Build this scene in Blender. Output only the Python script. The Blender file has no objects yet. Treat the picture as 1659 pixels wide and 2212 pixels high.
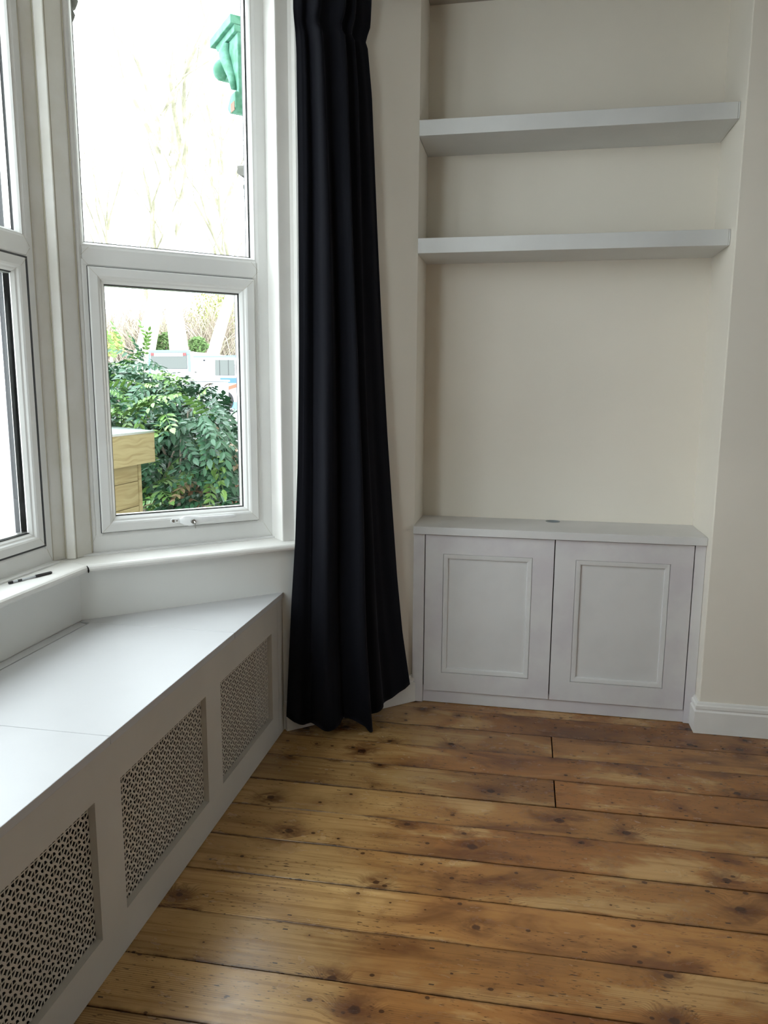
import bpy, bmesh, math, random
from mathutils import Vector, Matrix

# ------------------------------------------------------------------ camera, sky, exposure
SC = bpy.context.scene
COL = SC.collection
F_PX, PITCH, YAW, ROLL = 1627.15, 0.16224, -0.184443, 0.0063927
fw = Vector((math.sin(YAW)*math.cos(PITCH), math.cos(YAW)*math.cos(PITCH), -math.sin(PITCH)))
rt = Vector((math.cos(YAW), -math.sin(YAW), 0)); up = rt.cross(fw)
rt2 = math.cos(ROLL)*rt + math.sin(ROLL)*up; up2 = -math.sin(ROLL)*rt + math.cos(ROLL)*up
cd = bpy.data.cameras.new('camera'); cam = bpy.data.objects.new('camera', cd); COL.objects.link(cam)
cd.sensor_fit = 'HORIZONTAL'; cd.sensor_width = 36; cd.lens = F_PX*36/1659; cd.clip_start = 0.02; cd.clip_end = 300
m = Matrix((rt2, up2, -fw)).transposed().to_4x4(); m.translation = Vector((0, 0, 1.4)); cam.matrix_world = m
SC.camera = cam

world = bpy.data.worlds.new('overcast_sky'); SC.world = world; world.use_nodes = True
wn = world.node_tree.nodes; bg = wn['Background']
bg.inputs['Color'].default_value = (0.88, 0.95, 1.0, 1); bg.inputs['Strength'].default_value = 7.5
world.light_settings.distance = 10
SC.view_settings.view_transform = 'Standard'; SC.view_settings.look = 'None'
SC.view_settings.gamma = 1; SC.view_settings.use_curve_mapping = False
SC.view_settings.exposure = 0.0
SC.cycles.max_bounces = 8; SC.cycles.diffuse_bounces = 6; SC.cycles.transparent_max_bounces = 16
SC.cycles.use_denoising = True; SC.cycles.sample_clamp_indirect = 8

def portal(name, centre, ex, ey, sx, sy):
    l = bpy.data.lights.new(name, 'AREA'); l.shape = 'RECTANGLE'; l.size = sx; l.size_y = sy
    l.cycles.is_portal = True
    o = bpy.data.objects.new(name, l); COL.objects.link(o)
    ex = Vector(ex).normalized(); ey = Vector(ey).normalized(); ez = ex.cross(ey)
    mm = Matrix((ex, ey, ez)).transposed().to_4x4(); mm.translation = Vector(centre); o.matrix_world = mm

# ------------------------------------------------------------------ plan constants
ANG = 0.859974; TX, TY = math.sin(ANG), math.cos(ANG)
T0 = Vector((-0.93664, 2.82377, 0)); NN = Vector((TY, -TX, 0)); TT = Vector((TX, TY, 0))
def W(s, z, off=0): return T0 + TT*s + NN*off + Vector((0, 0, z))
def mirror(p): return Vector((p[0], 3.01-p[1], p[2]))
XL, XR = -0.4663, 0.7451
YBR, YC, YBK = 3.1377, 3.2099, 3.4965
SILL = 0.790; CEIL = 3.015; HEAD = 2.93
XBAY = -1.518; YCOR = 2.323; XB = -0.9366; ZB = 0.5879
XF = -1.62                                   # inner face of the centre window frame
WOFF = -0.14                                 # inner face of the side window frame

portal('window_portal_1', (-1.75, 1.505, 1.86), (0, 1, 0), (0, 0, 1), 1.75, 2.2)
c2 = W(-0.34, 1.86, -0.25)
portal('window_portal_2', c2, TT, (0, 0, 1), 0.85, 2.2)
c3 = mirror(c2)
portal('window_portal_3', c3, (TX*-1, TY, 0), (0, 0, 1), 0.85, 2.2)
portal('window_portal_4', (6.12, 1.9, 1.6), (0, -1, 0), (0, 0, 1), 1.0, 1.5)

# ------------------------------------------------------------------ materials
def newmat(name):
    mt = bpy.data.materials.new(name); mt.use_nodes = True
    nt = mt.node_tree; b = nt.nodes['Principled BSDF']
    return mt, nt, b
def nd(nt, t, **kw):
    n = nt.nodes.new(t)
    for k, v in kw.items():
        if k.startswith('i_'): n.inputs[int(k[2:])].default_value = v
        else: setattr(n, k, v)
    return n
def lk(nt, a, b): nt.links.new(a, b)
def math_(nt, op, a, b=None, c=None, clamp=False):
    n = nt.nodes.new('ShaderNodeMath'); n.operation = op; n.use_clamp = clamp
    for i, v in enumerate((a, b, c)):
        if v is None: continue
        if isinstance(v, (int, float)): n.inputs[i].default_value = v
        else: nt.links.new(v, n.inputs[i])
    return n.outputs[0]
def mixc(nt, f, a, b, mode='MIX'):
    n = nt.nodes.new('ShaderNodeMix'); n.data_type = 'RGBA'; n.blend_type = mode
    for i, v in ((0, f), (6, a), (7, b)):
        if isinstance(v, (int, float)): n.inputs[i].default_value = v
        elif isinstance(v, tuple): n.inputs[i].default_value = (*v, 1) if len(v) == 3 else v
        else: nt.links.new(v, n.inputs[i])
    return n.outputs[2]
def smooth(nt, v, lo, hi, tl=0.0, th=1.0):
    n = nt.nodes.new('ShaderNodeMapRange'); n.interpolation_type = 'SMOOTHSTEP'
    n.inputs[1].default_value = lo; n.inputs[2].default_value = hi
    n.inputs[3].default_value = tl; n.inputs[4].default_value = th
    nt.links.new(v, n.inputs[0]); return n.outputs[0]
def noise(nt, vec, scale, detail=3, rough=0.5, dist=0.0):
    n = nt.nodes.new('ShaderNodeTexNoise'); n.inputs['Scale'].default_value = scale
    n.inputs['Detail'].default_value = detail; n.inputs['Roughness'].default_value = rough
    n.inputs['Distortion'].default_value = dist
    if vec is not None: nt.links.new(vec, n.inputs['Vector'])
    return n.outputs['Fac']
def vscale(nt, vec, s):
    n = nt.nodes.new('ShaderNodeVectorMath'); n.operation = 'MULTIPLY'
    nt.links.new(vec, n.inputs[0]); n.inputs[1].default_value = s; return n.outputs[0]
def bump(nt, b, h, strength, dist=0.002):
    n = nt.nodes.new('ShaderNodeBump'); n.inputs['Strength'].default_value = strength
    n.inputs['Distance'].default_value = dist
    nt.links.new(h, n.inputs['Height']); nt.links.new(n.outputs[0], b.inputs['Normal'])

def paint(name, col, rough=0.6, var=0.04, vscale_=3.0, tint=None, bumps=0.1, bscale=400, spec=0.4):
    """brushed or rolled paint: faint patchiness and a fine roller texture"""
    mt, nt, b = newmat(name)
    tc = nd(nt, 'ShaderNodeTexCoord'); n = noise(nt, tc.outputs['Object'], vscale_, 4, 0.55)
    c2 = tint or tuple(min(1, c*(1-var*2)) for c in col)
    lk(nt, mixc(nt, smooth(nt, n, 0.35, 0.65), col, c2), b.inputs['Base Color'])
    b.inputs['Roughness'].default_value = rough; b.inputs['Specular IOR Level'].default_value = spec
    if bumps: bump(nt, b, noise(nt, tc.outputs['Object'], bscale, 2), bumps, 0.0004)
    return mt
def plain(name, col, rough=0.5, metal=0.0, spec=0.5):
    mt, nt, b = newmat(name)
    tc = nd(nt, 'ShaderNodeTexCoord'); n = noise(nt, tc.outputs['Object'], 40, 2)
    lk(nt, mixc(nt, n, tuple(c*0.93 for c in col), tuple(min(1, c*1.05) for c in col)), b.inputs['Base Color'])
    b.inputs['Roughness'].default_value = rough; b.inputs['Metallic'].default_value = metal
    b.inputs['Specular IOR Level'].default_value = spec
    return mt

M = {}
M['wall'] = paint('cream_wall_paint', (0.77, 0.72, 0.635), 0.75, 0.02, 1.5, bumps=0.25, bscale=180, spec=0.2)
M['farwall'] = paint('bounce_cutting_far_wall', (0.20, 0.17, 0.12), 0.8, 0.03, 2)  # dark tone added on unseen walls to cut bounce onto the bench front
M['ceiling'] = paint('ceiling_paint', (0.42, 0.39, 0.34), 0.85, 0.02)
M['trim'] = paint('white_gloss_trim', (0.78, 0.765, 0.73), 0.38, 0.03, 5)
M['undersill'] = paint('white_wall_paint', (0.78, 0.78, 0.75), 0.65, 0.02, 2)
M['upvc'] = paint('white_upvc', (0.76, 0.76, 0.74), 0.32, 0.02, 4, bumps=0)
M['postwood'] = paint('grimy_white_post', (0.76, 0.75, 0.71), 0.45, 0.05, 6, tint=(0.71, 0.69, 0.63))
M['primer'] = paint('lilac_grey_primer', (0.66, 0.645, 0.64), 0.7, 0.04, 4.5, tint=(0.60, 0.565, 0.585), bumps=0.15)
M['primer2'] = paint('grey_white_primer', (0.67, 0.66, 0.65), 0.65, 0.03, 4)
M['shelf'] = paint('pale_grey_shelf_paint', (0.64, 0.64, 0.625), 0.6, 0.03, 3)
M['bench'] = paint('bench_grey_white', (0.54, 0.54, 0.545), 0.42, 0.02, 3)
M['benchfront'] = paint('bench_front_grey', (0.58, 0.555, 0.505), 0.6, 0.03, 3)
M['grille'] = paint('grille_mdf', (0.60, 0.55, 0.48), 0.65, 0.03, 3, bumps=0)
M['dark'] = plain('dark_void', (0.012, 0.008, 0.006), 0.9)  # near-black: shade of closed insides and gaps put into the colour
M['caulk'] = plain('old_caulk', (0.50, 0.46, 0.37), 0.7)
M['gasket'] = plain('black_gasket', (0.02, 0.02, 0.022), 0.5)
M['steel'] = plain('brushed_steel', (0.55, 0.54, 0.52), 0.3, 1.0)
M['handle'] = plain('white_handle_plastic', (0.82, 0.83, 0.83), 0.25)
M['blackplastic'] = plain('black_plastic', (0.012, 0.012, 0.014), 0.3)
M['subfloor'] = plain('dark_subfloor', (0.02, 0.014, 0.010), 0.9)

def glass_mat(name, tint=(0.97, 0.985, 0.98), refl=1.0):
    mt = bpy.data.materials.new(name); mt.use_nodes = True; nt = mt.node_tree; nt.nodes.clear()
    o = nd(nt, 'ShaderNodeOutputMaterial'); tr = nd(nt, 'ShaderNodeBsdfTransparent'); gl = nd(nt, 'ShaderNodeBsdfGlossy')
    tr.inputs[0].default_value = (*tint, 1); gl.inputs['Roughness'].default_value = 0.02
    fr = nd(nt, 'ShaderNodeLayerWeight'); fr.inputs[0].default_value = 0.5
    f5 = math_(nt, 'MULTIPLY_ADD', math_(nt, 'POWER', fr.outputs['Facing'], 5.0), 0.45*refl, 0.025*refl)
    mx = nd(nt, 'ShaderNodeMixShader'); lk(nt, f5, mx.inputs[0])
    lk(nt, tr.outputs[0], mx.inputs[1]); lk(nt, gl.outputs[0], mx.inputs[2]); lk(nt, mx.outputs[0], o.inputs[0])
    return mt
M['glass'] = glass_mat('window_glass')

def curtain_mat():
    mt, nt, b = newmat('navy_curtain_cloth')
    tc = nd(nt, 'ShaderNodeTexCoord')
    n = noise(nt, vscale(nt, tc.outputs['Object'], (900, 900, 900)), 1.0, 1)
    lk(nt, mixc(nt, n, (0.0026, 0.0028, 0.0048), (0.0048, 0.005, 0.0082)), b.inputs['Base Color'])
    b.inputs['Roughness'].default_value = 0.85; b.inputs['Specular IOR Level'].default_value = 0.15
    b.inputs['Sheen Weight'].default_value = 0.06; b.inputs['Sheen Roughness'].default_value = 0.4
    b.inputs['Sheen Tint'].default_value = (0.5, 0.5, 0.75, 1)
    bump(nt, b, n, 0.2, 0.0005)
    return mt
M['curtain'] = curtain_mat()

def floor_mat():
    mt, nt, b = newmat('old_stained_pine')
    uv = nd(nt, 'ShaderNodeUVMap'); sep = nd(nt, 'ShaderNodeSeparateXYZ'); lk(nt, uv.outputs[0], sep.inputs[0])
    oi = nd(nt, 'ShaderNodeObjectInfo'); R = oi.outputs['Random']
    u, v = sep.outputs[0], sep.outputs[1]            # metres along, 0..1 across
    ux = math_(nt, 'ADD', u, math_(nt, 'MULTIPLY', R, 53.0))
    vy = math_(nt, 'ADD', math_(nt, 'MULTIPLY', v, 0.176), math_(nt, 'MULTIPLY', R, 17.0))
    cb = nd(nt, 'ShaderNodeCombineXYZ'); lk(nt, ux, cb.inputs[0]); lk(nt, vy, cb.inputs[1]); P = cb.outputs[0]
    def knots(sx, sy, thr, rad, seedadd):
        vo = nd(nt, 'ShaderNodeTexVoronoi'); vo.voronoi_dimensions = '2D'; vo.feature = 'F1'
        vo.inputs['Scale'].default_value = 1; vo.inputs['Randomness'].default_value = 0.9
        ad = nd(nt, 'ShaderNodeVectorMath', operation='ADD'); lk(nt, vscale(nt, P, (sx, sy, 1)), ad.inputs[0]); ad.inputs[1].default_value = (seedadd, seedadd*1.7, 0)
        # slight wobble
        lk(nt, ad.outputs[0], vo.inputs['Vector'])
        s = nd(nt, 'ShaderNodeSeparateColor'); lk(nt, vo.outputs['Color'], s.inputs[0])
        pres = math_(nt, 'GREATER_THAN', s.outputs[0], thr)
        rr = math_(nt, 'MULTIPLY_ADD', s.outputs[1], rad*0.8, rad*0.35)
        d = math_(nt, 'ADD', vo.outputs['Distance'], math_(nt, 'MULTIPLY', math_(nt, 'SUBTRACT', noise(nt, P, 60, 2), 0.5), rad*0.7))
        q = math_(nt, 'DIVIDE', d, rr)
        core = math_(nt, 'MULTIPLY', smooth(nt, q, 1.15, 0.75), pres)
        halo = math_(nt, 'MULTIPLY', smooth(nt, q, 6.5, 0.8), pres)
        return core, halo, q
    k1, h1, q1 = knots(5.2, 6.4, 0.60, 0.085, 0.0)
    k2, h2, q2 = knots(11.0, 14.0, 0.74, 0.080, 5.3)
    # grain, bent round the knots
    gv = nd(nt, 'ShaderNodeCombineXYZ')
    lk(nt, math_(nt, 'MULTIPLY', ux, 1.3), gv.inputs[0])
    lk(nt, math_(nt, 'ADD', math_(nt, 'MULTIPLY', vy, 60.0), math_(nt, 'MULTIPLY', h1, 2.6)), gv.inputs[1])
    g1 = noise(nt, gv.outputs[0], 1.0, 6, 0.65, 0.5)
    wv = nd(nt, 'ShaderNodeTexWave'); wv.bands_direction = 'Y'; wv.inputs['Scale'].default_value = 0.9
    wv.inputs['Distortion'].default_value = 6; wv.inputs['Detail'].default_value = 3; wv.inputs['Detail Scale'].default_value = 0.5
    lk(nt, gv.outputs[0], wv.inputs['Vector'])
    ring = wv.outputs['Fac']; ringm = smooth(nt, noise(nt, vscale(nt, P, (1.2, 6, 1)), 1.0, 2), 0.48, 0.62)
    big = noise(nt, vscale(nt, P, (2.2, 6.0, 1)), 1.0, 5, 0.58, 0.5)
    big2 = noise(nt, vscale(nt, P, (8, 18, 1)), 1.0, 4, 0.65, 0.5)
    geo = nd(nt, 'ShaderNodeNewGeometry'); gs = nd(nt, 'ShaderNodeSeparateXYZ'); lk(nt, geo.outputs['Position'], gs.inputs[0])
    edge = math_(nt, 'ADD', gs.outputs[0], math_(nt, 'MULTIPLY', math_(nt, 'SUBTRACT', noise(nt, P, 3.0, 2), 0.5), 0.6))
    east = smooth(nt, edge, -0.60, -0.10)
    # straight edge of an old carpet across the nearer boards
    edge2 = math_(nt, 'MULTIPLY', smooth(nt, gs.outputs[0], -0.395, -0.365), smooth(nt, gs.outputs[1], 1.80, 1.55))
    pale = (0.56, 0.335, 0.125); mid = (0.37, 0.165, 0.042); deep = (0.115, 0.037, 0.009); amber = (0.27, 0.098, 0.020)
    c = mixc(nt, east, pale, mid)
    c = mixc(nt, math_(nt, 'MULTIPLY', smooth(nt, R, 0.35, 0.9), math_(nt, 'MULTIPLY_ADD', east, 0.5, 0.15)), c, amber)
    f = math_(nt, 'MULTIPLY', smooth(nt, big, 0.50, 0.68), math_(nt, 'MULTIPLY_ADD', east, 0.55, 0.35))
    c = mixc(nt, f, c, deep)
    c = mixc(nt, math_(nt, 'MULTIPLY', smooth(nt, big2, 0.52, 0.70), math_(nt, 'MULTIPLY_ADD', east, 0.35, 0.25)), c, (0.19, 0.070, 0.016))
    c = mixc(nt, math_(nt, 'MULTIPLY', smooth(nt, big, 0.48, 0.36), 0.55), c, (0.66, 0.42, 0.17))
    c = mixc(nt, math_(nt, 'MULTIPLY', edge2, 0.30), c, (0.32, 0.11, 0.02))
    c = mixc(nt, math_(nt, 'MULTIPLY', smooth(nt, g1, 0.46, 0.66), 0.50), c, (0.21, 0.085, 0.020))
    c = mixc(nt, math_(nt, 'MULTIPLY', math_(nt, 'MULTIPLY', smooth(nt, ring, 0.45, 0.95), ringm), 0.45), c, (0.17, 0.07, 0.018))
    c = mixc(nt, math_(nt, 'MULTIPLY', math_(nt, 'MULTIPLY', h1, smooth(nt, big2, 0.32, 0.56)), 0.9), c, (0.12, 0.040, 0.010))
    c = mixc(nt, math_(nt, 'MULTIPLY', h2, 0.30), c, (0.15, 0.055, 0.014))
    c = mixc(nt, math_(nt, 'MULTIPLY', k1, 0.85), c, (0.050, 0.017, 0.007))
    c = mixc(nt, math_(nt, 'MULTIPLY', k2, 0.85), c, (0.045, 0.016, 0.006))
    # dark flecks and scuffs, denser in places
    fl2 = noise(nt, vscale(nt, P, (3, 9, 1)), 1.0, 2, 0.5)
    fl = noise(nt, vscale(nt, P, (38, 190, 1)), 1.0, 2, 0.5); fl3 = noise(nt, vscale(nt, P, (70, 150, 1)), 1.0, 3, 0.6)
    ff = math_(nt, 'MULTIPLY', smooth(nt, fl, 0.63, 0.68), smooth(nt, fl2, 0.40, 0.56))
    c = mixc(nt, math_(nt, 'MULTIPLY', ff, 0.85), c, (0.03, 0.013, 0.007))
    ff3 = math_(nt, 'MULTIPLY', smooth(nt, fl3, 0.66, 0.72), smooth(nt, fl2, 0.50, 0.62))
    c = mixc(nt, math_(nt, 'MULTIPLY', ff3, 0.6), c, (0.05, 0.02, 0.009))
    # cut-nail heads over the joists, some lost under filler
    jx = math_(nt, 'ADD', u, math_(nt, 'MULTIPLY', math_(nt, 'SUBTRACT', math_(nt, 'FRACT', math_(nt, 'MULTIPLY', R, 37.0)), 0.5), 0.06))
    jx = math_(nt, 'ADD', jx, math_(nt, 'MULTIPLY', math_(nt, 'GREATER_THAN', v, 0.5), 0.012))
    jm = math_(nt, 'ABSOLUTE', math_(nt, 'SUBTRACT', math_(nt, 'MODULO', math_(nt, 'ADD', jx, 10.022), 0.386), 0.193))
    jm = math_(nt, 'ADD', jm, math_(nt, 'MULTIPLY', fl3, 0.008))
    va = math_(nt, 'ABSOLUTE', math_(nt, 'SUBTRACT', math_(nt, 'ABSOLUTE', math_(nt, 'SUBTRACT', v, 0.5)), 0.34))
    va = math_(nt, 'ADD', va, math_(nt, 'MULTIPLY', fl, 0.014))
    cell = nd(nt, 'ShaderNodeTexWhiteNoise'); cell.noise_dimensions = '2D'
    cv2 = nd(nt, 'ShaderNodeCombineXYZ'); lk(nt, math_(nt, 'FLOOR', math_(nt, 'DIVIDE', math_(nt, 'ADD', jx, 10.022), 0.386)), cv2.inputs[0])
    lk(nt, math_(nt, 'ADD', math_(nt, 'GREATER_THAN', v, 0.5), math_(nt, 'MULTIPLY', R, 91.0)), cv2.inputs[1]); lk(nt, cv2.outputs[0], cell.inputs['Vector'])
    nail = math_(nt, 'MULTIPLY', math_(nt, 'LESS_THAN', jm, 0.0105), math_(nt, 'LESS_THAN', va, 0.019))
    nail = math_(nt, 'MULTIPLY', nail, math_(nt, 'GREATER_THAN', cell.outputs['Value'], 0.38))
    c = mixc(nt, math_(nt, 'MULTIPLY', nail, 0.85), c, (0.014, 0.010, 0.008))
    av = math_(nt, 'ABSOLUTE', math_(nt, 'SUBTRACT', v, 0.5))
    c = mixc(nt, math_(nt, 'MULTIPLY', smooth(nt, av, 0.43, 0.495), math_(nt, 'MULTIPLY', smooth(nt, big2, 0.35, 0.6), 0.75)), c, (0.09, 0.034, 0.010))
    c = mixc(nt, math_(nt, 'MULTIPLY', smooth(nt, av, 0.482, 0.5), 0.7), c, (0.03, 0.012, 0.006))
    hsv = nd(nt, 'ShaderNodeHueSaturation'); hsv.inputs['Saturation'].default_value = 0.98; lk(nt, c, hsv.inputs['Color'])
    lk(nt, math_(nt, 'MULTIPLY_ADD', math_(nt, 'FRACT', math_(nt, 'MULTIPLY', R, 13.0)), 0.36, 0.72), hsv.inputs['Value'])
    lk(nt, hsv.outputs[0], b.inputs['Base Color'])
    lk(nt, math_(nt, 'MULTIPLY_ADD', big2, 0.22, 0.14), b.inputs['Roughness'])
    b.inputs['Specular IOR Level'].default_value = 0.45
    hh = math_(nt, 'ADD', math_(nt, 'MULTIPLY', g1, 0.6), math_(nt, 'MULTIPLY', noise(nt, vscale(nt, P, (6, 14, 1)), 1.0, 2), 2.0))
    hh = math_(nt, 'SUBTRACT', hh, math_(nt, 'MULTIPLY', nail, 0.5))
    bump(nt, b, hh, 0.35, 0.0016)
    return mt
M['floor'] = floor_mat()

# ------------------------------------------------------------------ mesh helpers
ORI = {}
def empty(name, loc=(0, 0, 0), parent=None):
    o = bpy.data.objects.new(name, None); COL.objects.link(o); o.empty_display_size = 0.05
    loc = Vector(loc); ORI[o] = loc
    if parent: o.parent = parent; o.location = loc - ORI[parent]
    else: o.location = loc
    return o
def tag(o, label=None, cat=None, group=None, kind=None):
    if label: o['label'] = label
    if cat: o['category'] = cat
    if group: o['group'] = group
    if kind: o['kind'] = kind
    return o
class MB:
    def __init__(s): s.v = []; s.f = []; s.uv = None
    def add(s, vs, fs):
        n = len(s.v); s.v += [Vector(q) for q in vs]; s.f += [tuple(i+n for i in f) for f in fs]; return s
    def box(s, lo, hi, fn=None):
        x0, y0, z0 = lo; x1, y1, z1 = hi
        vs = [(x0, y0, z0), (x1, y0, z0), (x1, y1, z0), (x0, y1, z0), (x0, y0, z1), (x1, y0, z1), (x1, y1, z1), (x0, y1, z1)]
        if fn: vs = [fn(*q) for q in vs]
        return s.add(vs, [(0, 3, 2, 1), (4, 5, 6, 7), (0, 1, 5, 4), (1, 2, 6, 5), (2, 3, 7, 6), (3, 0, 4, 7)])
    def prism(s, poly, z0, z1):
        n = len(poly); vs = [(p[0], p[1], z0) for p in poly] + [(p[0], p[1], z1) for p in poly]
        return s.add(vs, [tuple(range(n))[::-1], tuple(range(n, 2*n))] + [(i, (i+1) % n, n+(i+1) % n, n+i) for i in range(n)])
    def loft(s, rings, closed=True, caps=True):
        n = len(rings[0]); vs = [q for r in rings for q in r]; fs = []
        for k in range(len(rings)-1):
            for i in range(n if closed else n-1):
                j = (i+1) % n; fs.append((k*n+i, k*n+j, (k+1)*n+j, (k+1)*n+i))
        if caps: fs += [tuple(range(n))[::-1], tuple(range((len(rings)-1)*n, len(rings)*n))]
        return s.add(vs, fs)
    def tube(s, pts, rad, seg=8, caps=True):
        pts = [Vector(p) for p in pts]; rings = []
        for i, p in enumerate(pts):
            d = (pts[min(i+1, len(pts)-1)] - pts[max(i-1, 0)]).normalized()
            a = Vector((0, 0, 1)) if abs(d.z) < 0.9 else Vector((1, 0, 0))
            e1 = d.cross(a).normalized(); e2 = d.cross(e1)
            r = rad[i] if isinstance(rad, (list, tuple)) else rad
            rings.append([p + e1*r*math.cos(2*math.pi*k/seg) + e2*r*math.sin(2*math.pi*k/seg) for k in range(seg)])
        return s.loft(rings, True, caps)
    def sweep(s, a0, a1, b0, b1, prof, fn, ks=(1, 1, 1, 1)):
        """mitred rectangular frame; prof = closed loop of (inset, n); ks = inset factor left, right, bottom, top"""
        rings = []; l, r, d, u = ks
        for (i, n) in prof:
            rings.append([fn(a0+i*l, b0+i*d, n), fn(a1-i*r, b0+i*d, n), fn(a1-i*r, b1-i*u, n), fn(a0+i*l, b1-i*u, n)])
        rings.append(rings[0]); return s.loft(rings, True, False)
    def build(s, name, mat, parent=None, bevel=0, smooth_=False, seg=2, loc=None):
        me = bpy.data.meshes.new(name)
        o = ORI.get(parent, Vector((0, 0, 0))) if parent else Vector(loc or (0, 0, 0))
        me.from_pydata([q-o for q in s.v], [], s.f); me.validate()
        bm = bmesh.new(); bm.from_mesh(me); bmesh.ops.remove_doubles(bm, verts=bm.verts, dist=1e-6)
        bmesh.ops.recalc_face_normals(bm, faces=bm.faces); bm.to_mesh(me); bm.free()
        if isinstance(mat, (list, tuple)):
            for q in mat: me.materials.append(q)
        else: me.materials.append(mat)
        ob = bpy.data.objects.new(name, me); COL.objects.link(ob)
        if parent: ob.parent = parent
        else: ob.location = o
        ORI[ob] = o
        if smooth_:
            for p in me.polygons: p.use_smooth = True
        if bevel:
            md = ob.modifiers.new('bevel', 'BEVEL'); md.width = bevel; md.segments = seg; md.limit_method = 'ANGLE'; md.angle_limit = math.radians(35)
            md.harden_normals = False
        return ob
def copy_obj(o, parent):
    c = o.copy(); COL.objects.link(c); c.parent = parent; return c

# ------------------------------------------------------------------ shell of the room
def S(o): return tag(o, kind='structure')
# -- walls of the bay
def plan(s, off): q = W(s, 0, off); return (q.x, q.y)
cin = (XBAY, YCOR)                                     # inner corner of the bay under the sill
scor = -0.7671
outc = (XBAY-0.30, YCOR+0.135)
low = [plan(-0.0, 0), cin, outc, plan(-0.0, -0.30)]
pier = [plan(0.076, 0), (XL, 3.2287), (XL, 3.85), (-1.22, 3.85), plan(0.045, -0.42), plan(0.045, -0.16), plan(0.0135, -0.14), plan(0.0135, -0.03), plan(0.076, -0.03)]
low2 = [plan(0.076, 0), plan(0, 0), plan(0, -0.3), plan(0.0135, -0.3), plan(0.0135, -0.03), plan(0.076, -0.03)]
def bay_side(name, mir):
    b = MB()
    g = (lambda poly: [(p[0], 3.01-p[1]) for p in poly]) if mir else (lambda poly: poly)
    b.prism(g(low), 0, SILL-0.027); b.prism(g(low2), 0, SILL-0.027); b.prism(g(pier), 0, CEIL)
    hd = [plan(0.0135, -0.03), plan(scor+0.03, -0.03), plan(scor-0.03, -0.19), plan(0.0135, -0.19)]
    b.prism(g(hd), HEAD, CEIL)
    return S(b.build(name, M['undersill'] if False else M['wall']))
bay_side('wall_bay_right', False); bay_side('wall_bay_left', True)
b = MB(); b.prism([(XBAY, YCOR), (XBAY, 3.01-YCOR), (XBAY-0.30, 3.01-YCOR-0.135), (XBAY-0.30, YCOR+0.135)], 0, SILL-0.027)
b.prism([(-1.56, 2.45), (-1.56, 0.56), (-1.70, 0.48), (-1.70, 2.53)], HEAD, CEIL)
S(b.build('wall_front', M['wall']))
# -- alcove and chimney breast
b = MB(); b.box((XL-0.02, YBK, 0), (XR+0.02, YBK+0.3, CEIL)); S(b.build('wall_alcove_back', M['wall']))
b = MB(); b.box((XR, YBR, 0), (2.15, YBK+0.3, CEIL)); S(b.build('wall_chimney_breast', M['wall'], bevel=0.004))
b = MB(); b.box((2.15, YBK, 0), (6.0, YBK+0.3, CEIL)); S(b.build('wall_alcove_far', M['farwall']))
b = MB(); b.box((XL-0.02, -0.85, 0), (6.0, -0.55, CEIL)); b.box((XL-0.02, -0.55, 0), (XL+0.0, -0.2187, CEIL)); S(b.build('wall_opposite', M['wall']))
b = MB()
b.box((6.0, -0.85, 0), (6.25, 1.4, CEIL)); b.box((6.0, 2.4, 0), (6.25, 3.8, CEIL))
b.box((6.0, 1.4, 0), (6.25, 2.4, 0.85)); b.box((6.0, 1.4, 2.35), (6.25, 2.4, CEIL)); S(b.build('wall_rear', M['farwall']))
_mp = lambda p: (p[0], 3.01-p[1])
b = MB(); b.prism([(6.25, -0.84), (6.25, 3.85), (-1.2, 3.85), plan(0.05, -0.2), plan(-0.78, -0.2), _mp(plan(-0.78, -0.2)), _mp(plan(0.05, -0.2)), (-1.2, -0.84)], CEIL, CEIL+0.2); S(b.build('ceiling', M['ceiling']))
# whitish painted facing of the bay below the sills
b = MB(); b.prism([plan(0.055, 0.0025), (XBAY+0.003, YCOR), (XBAY-0.01, YCOR+0.01), plan(0.055, -0.01)], 0.002, SILL-0.027)
S(b.build('trim_1', M['undersill']))
b = MB(); b.prism([(XBAY+0.003, 3.01-YCOR), (XBAY+0.003, YCOR), (XBAY-0.01, YCOR), (XBAY-0.01, 3.01-YCOR)], ZB, SILL-0.027)
S(b.build('trim_2', M['undersill']))

# -- floorboards
flo = empty('floor', (0, 0, 0)); S(flo)
b = MB(); b.prism([(6.0, -0.6), (6.0, 3.55), (-0.5, 3.55), (-1.5, 2.35), (-1.5, 0.65), (-0.5, -0.6)], -0.08, -0.026); b.build('subfloor', M['subfloor'], flo)
seams = [(0.0, 3.50), (0.0, 3.322), (-0.004, 3.145), (-0.002, 2.971), (0.008, 2.789), (0.005, 2.614), (0.011, 2.4315), (0.013, 2.2615), (0.016, 2.084), (0.0165, 1.908),
         (0.0165, 1.7325), (0.0145, 1.557), (0.015, 1.386), (0.015, 1.21), (0.015, 1.034), (0.015, 0.858), (0.015, 0.682), (0.015, 0.506), (0.015, 0.33), (0.015, 0.154), (0.015, -0.022), (0.015, -0.2), (0.015, -0.38), (0.015, -0.55)]
gaps = {4: 0.0014, 5: 0.0024, 6: 0.0036, 7: 0.0018, 8: 0.0024, 9: 0.0030, 10: 0.0036, 11: 0.0030, 12: 0.003}
rnd = random.Random(4)
def xleft(y):
    if y > YCOR+0.47: return max(-0.97, -0.9366 + (y-2.80)*1.16) - 0.02
    return -0.955
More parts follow.
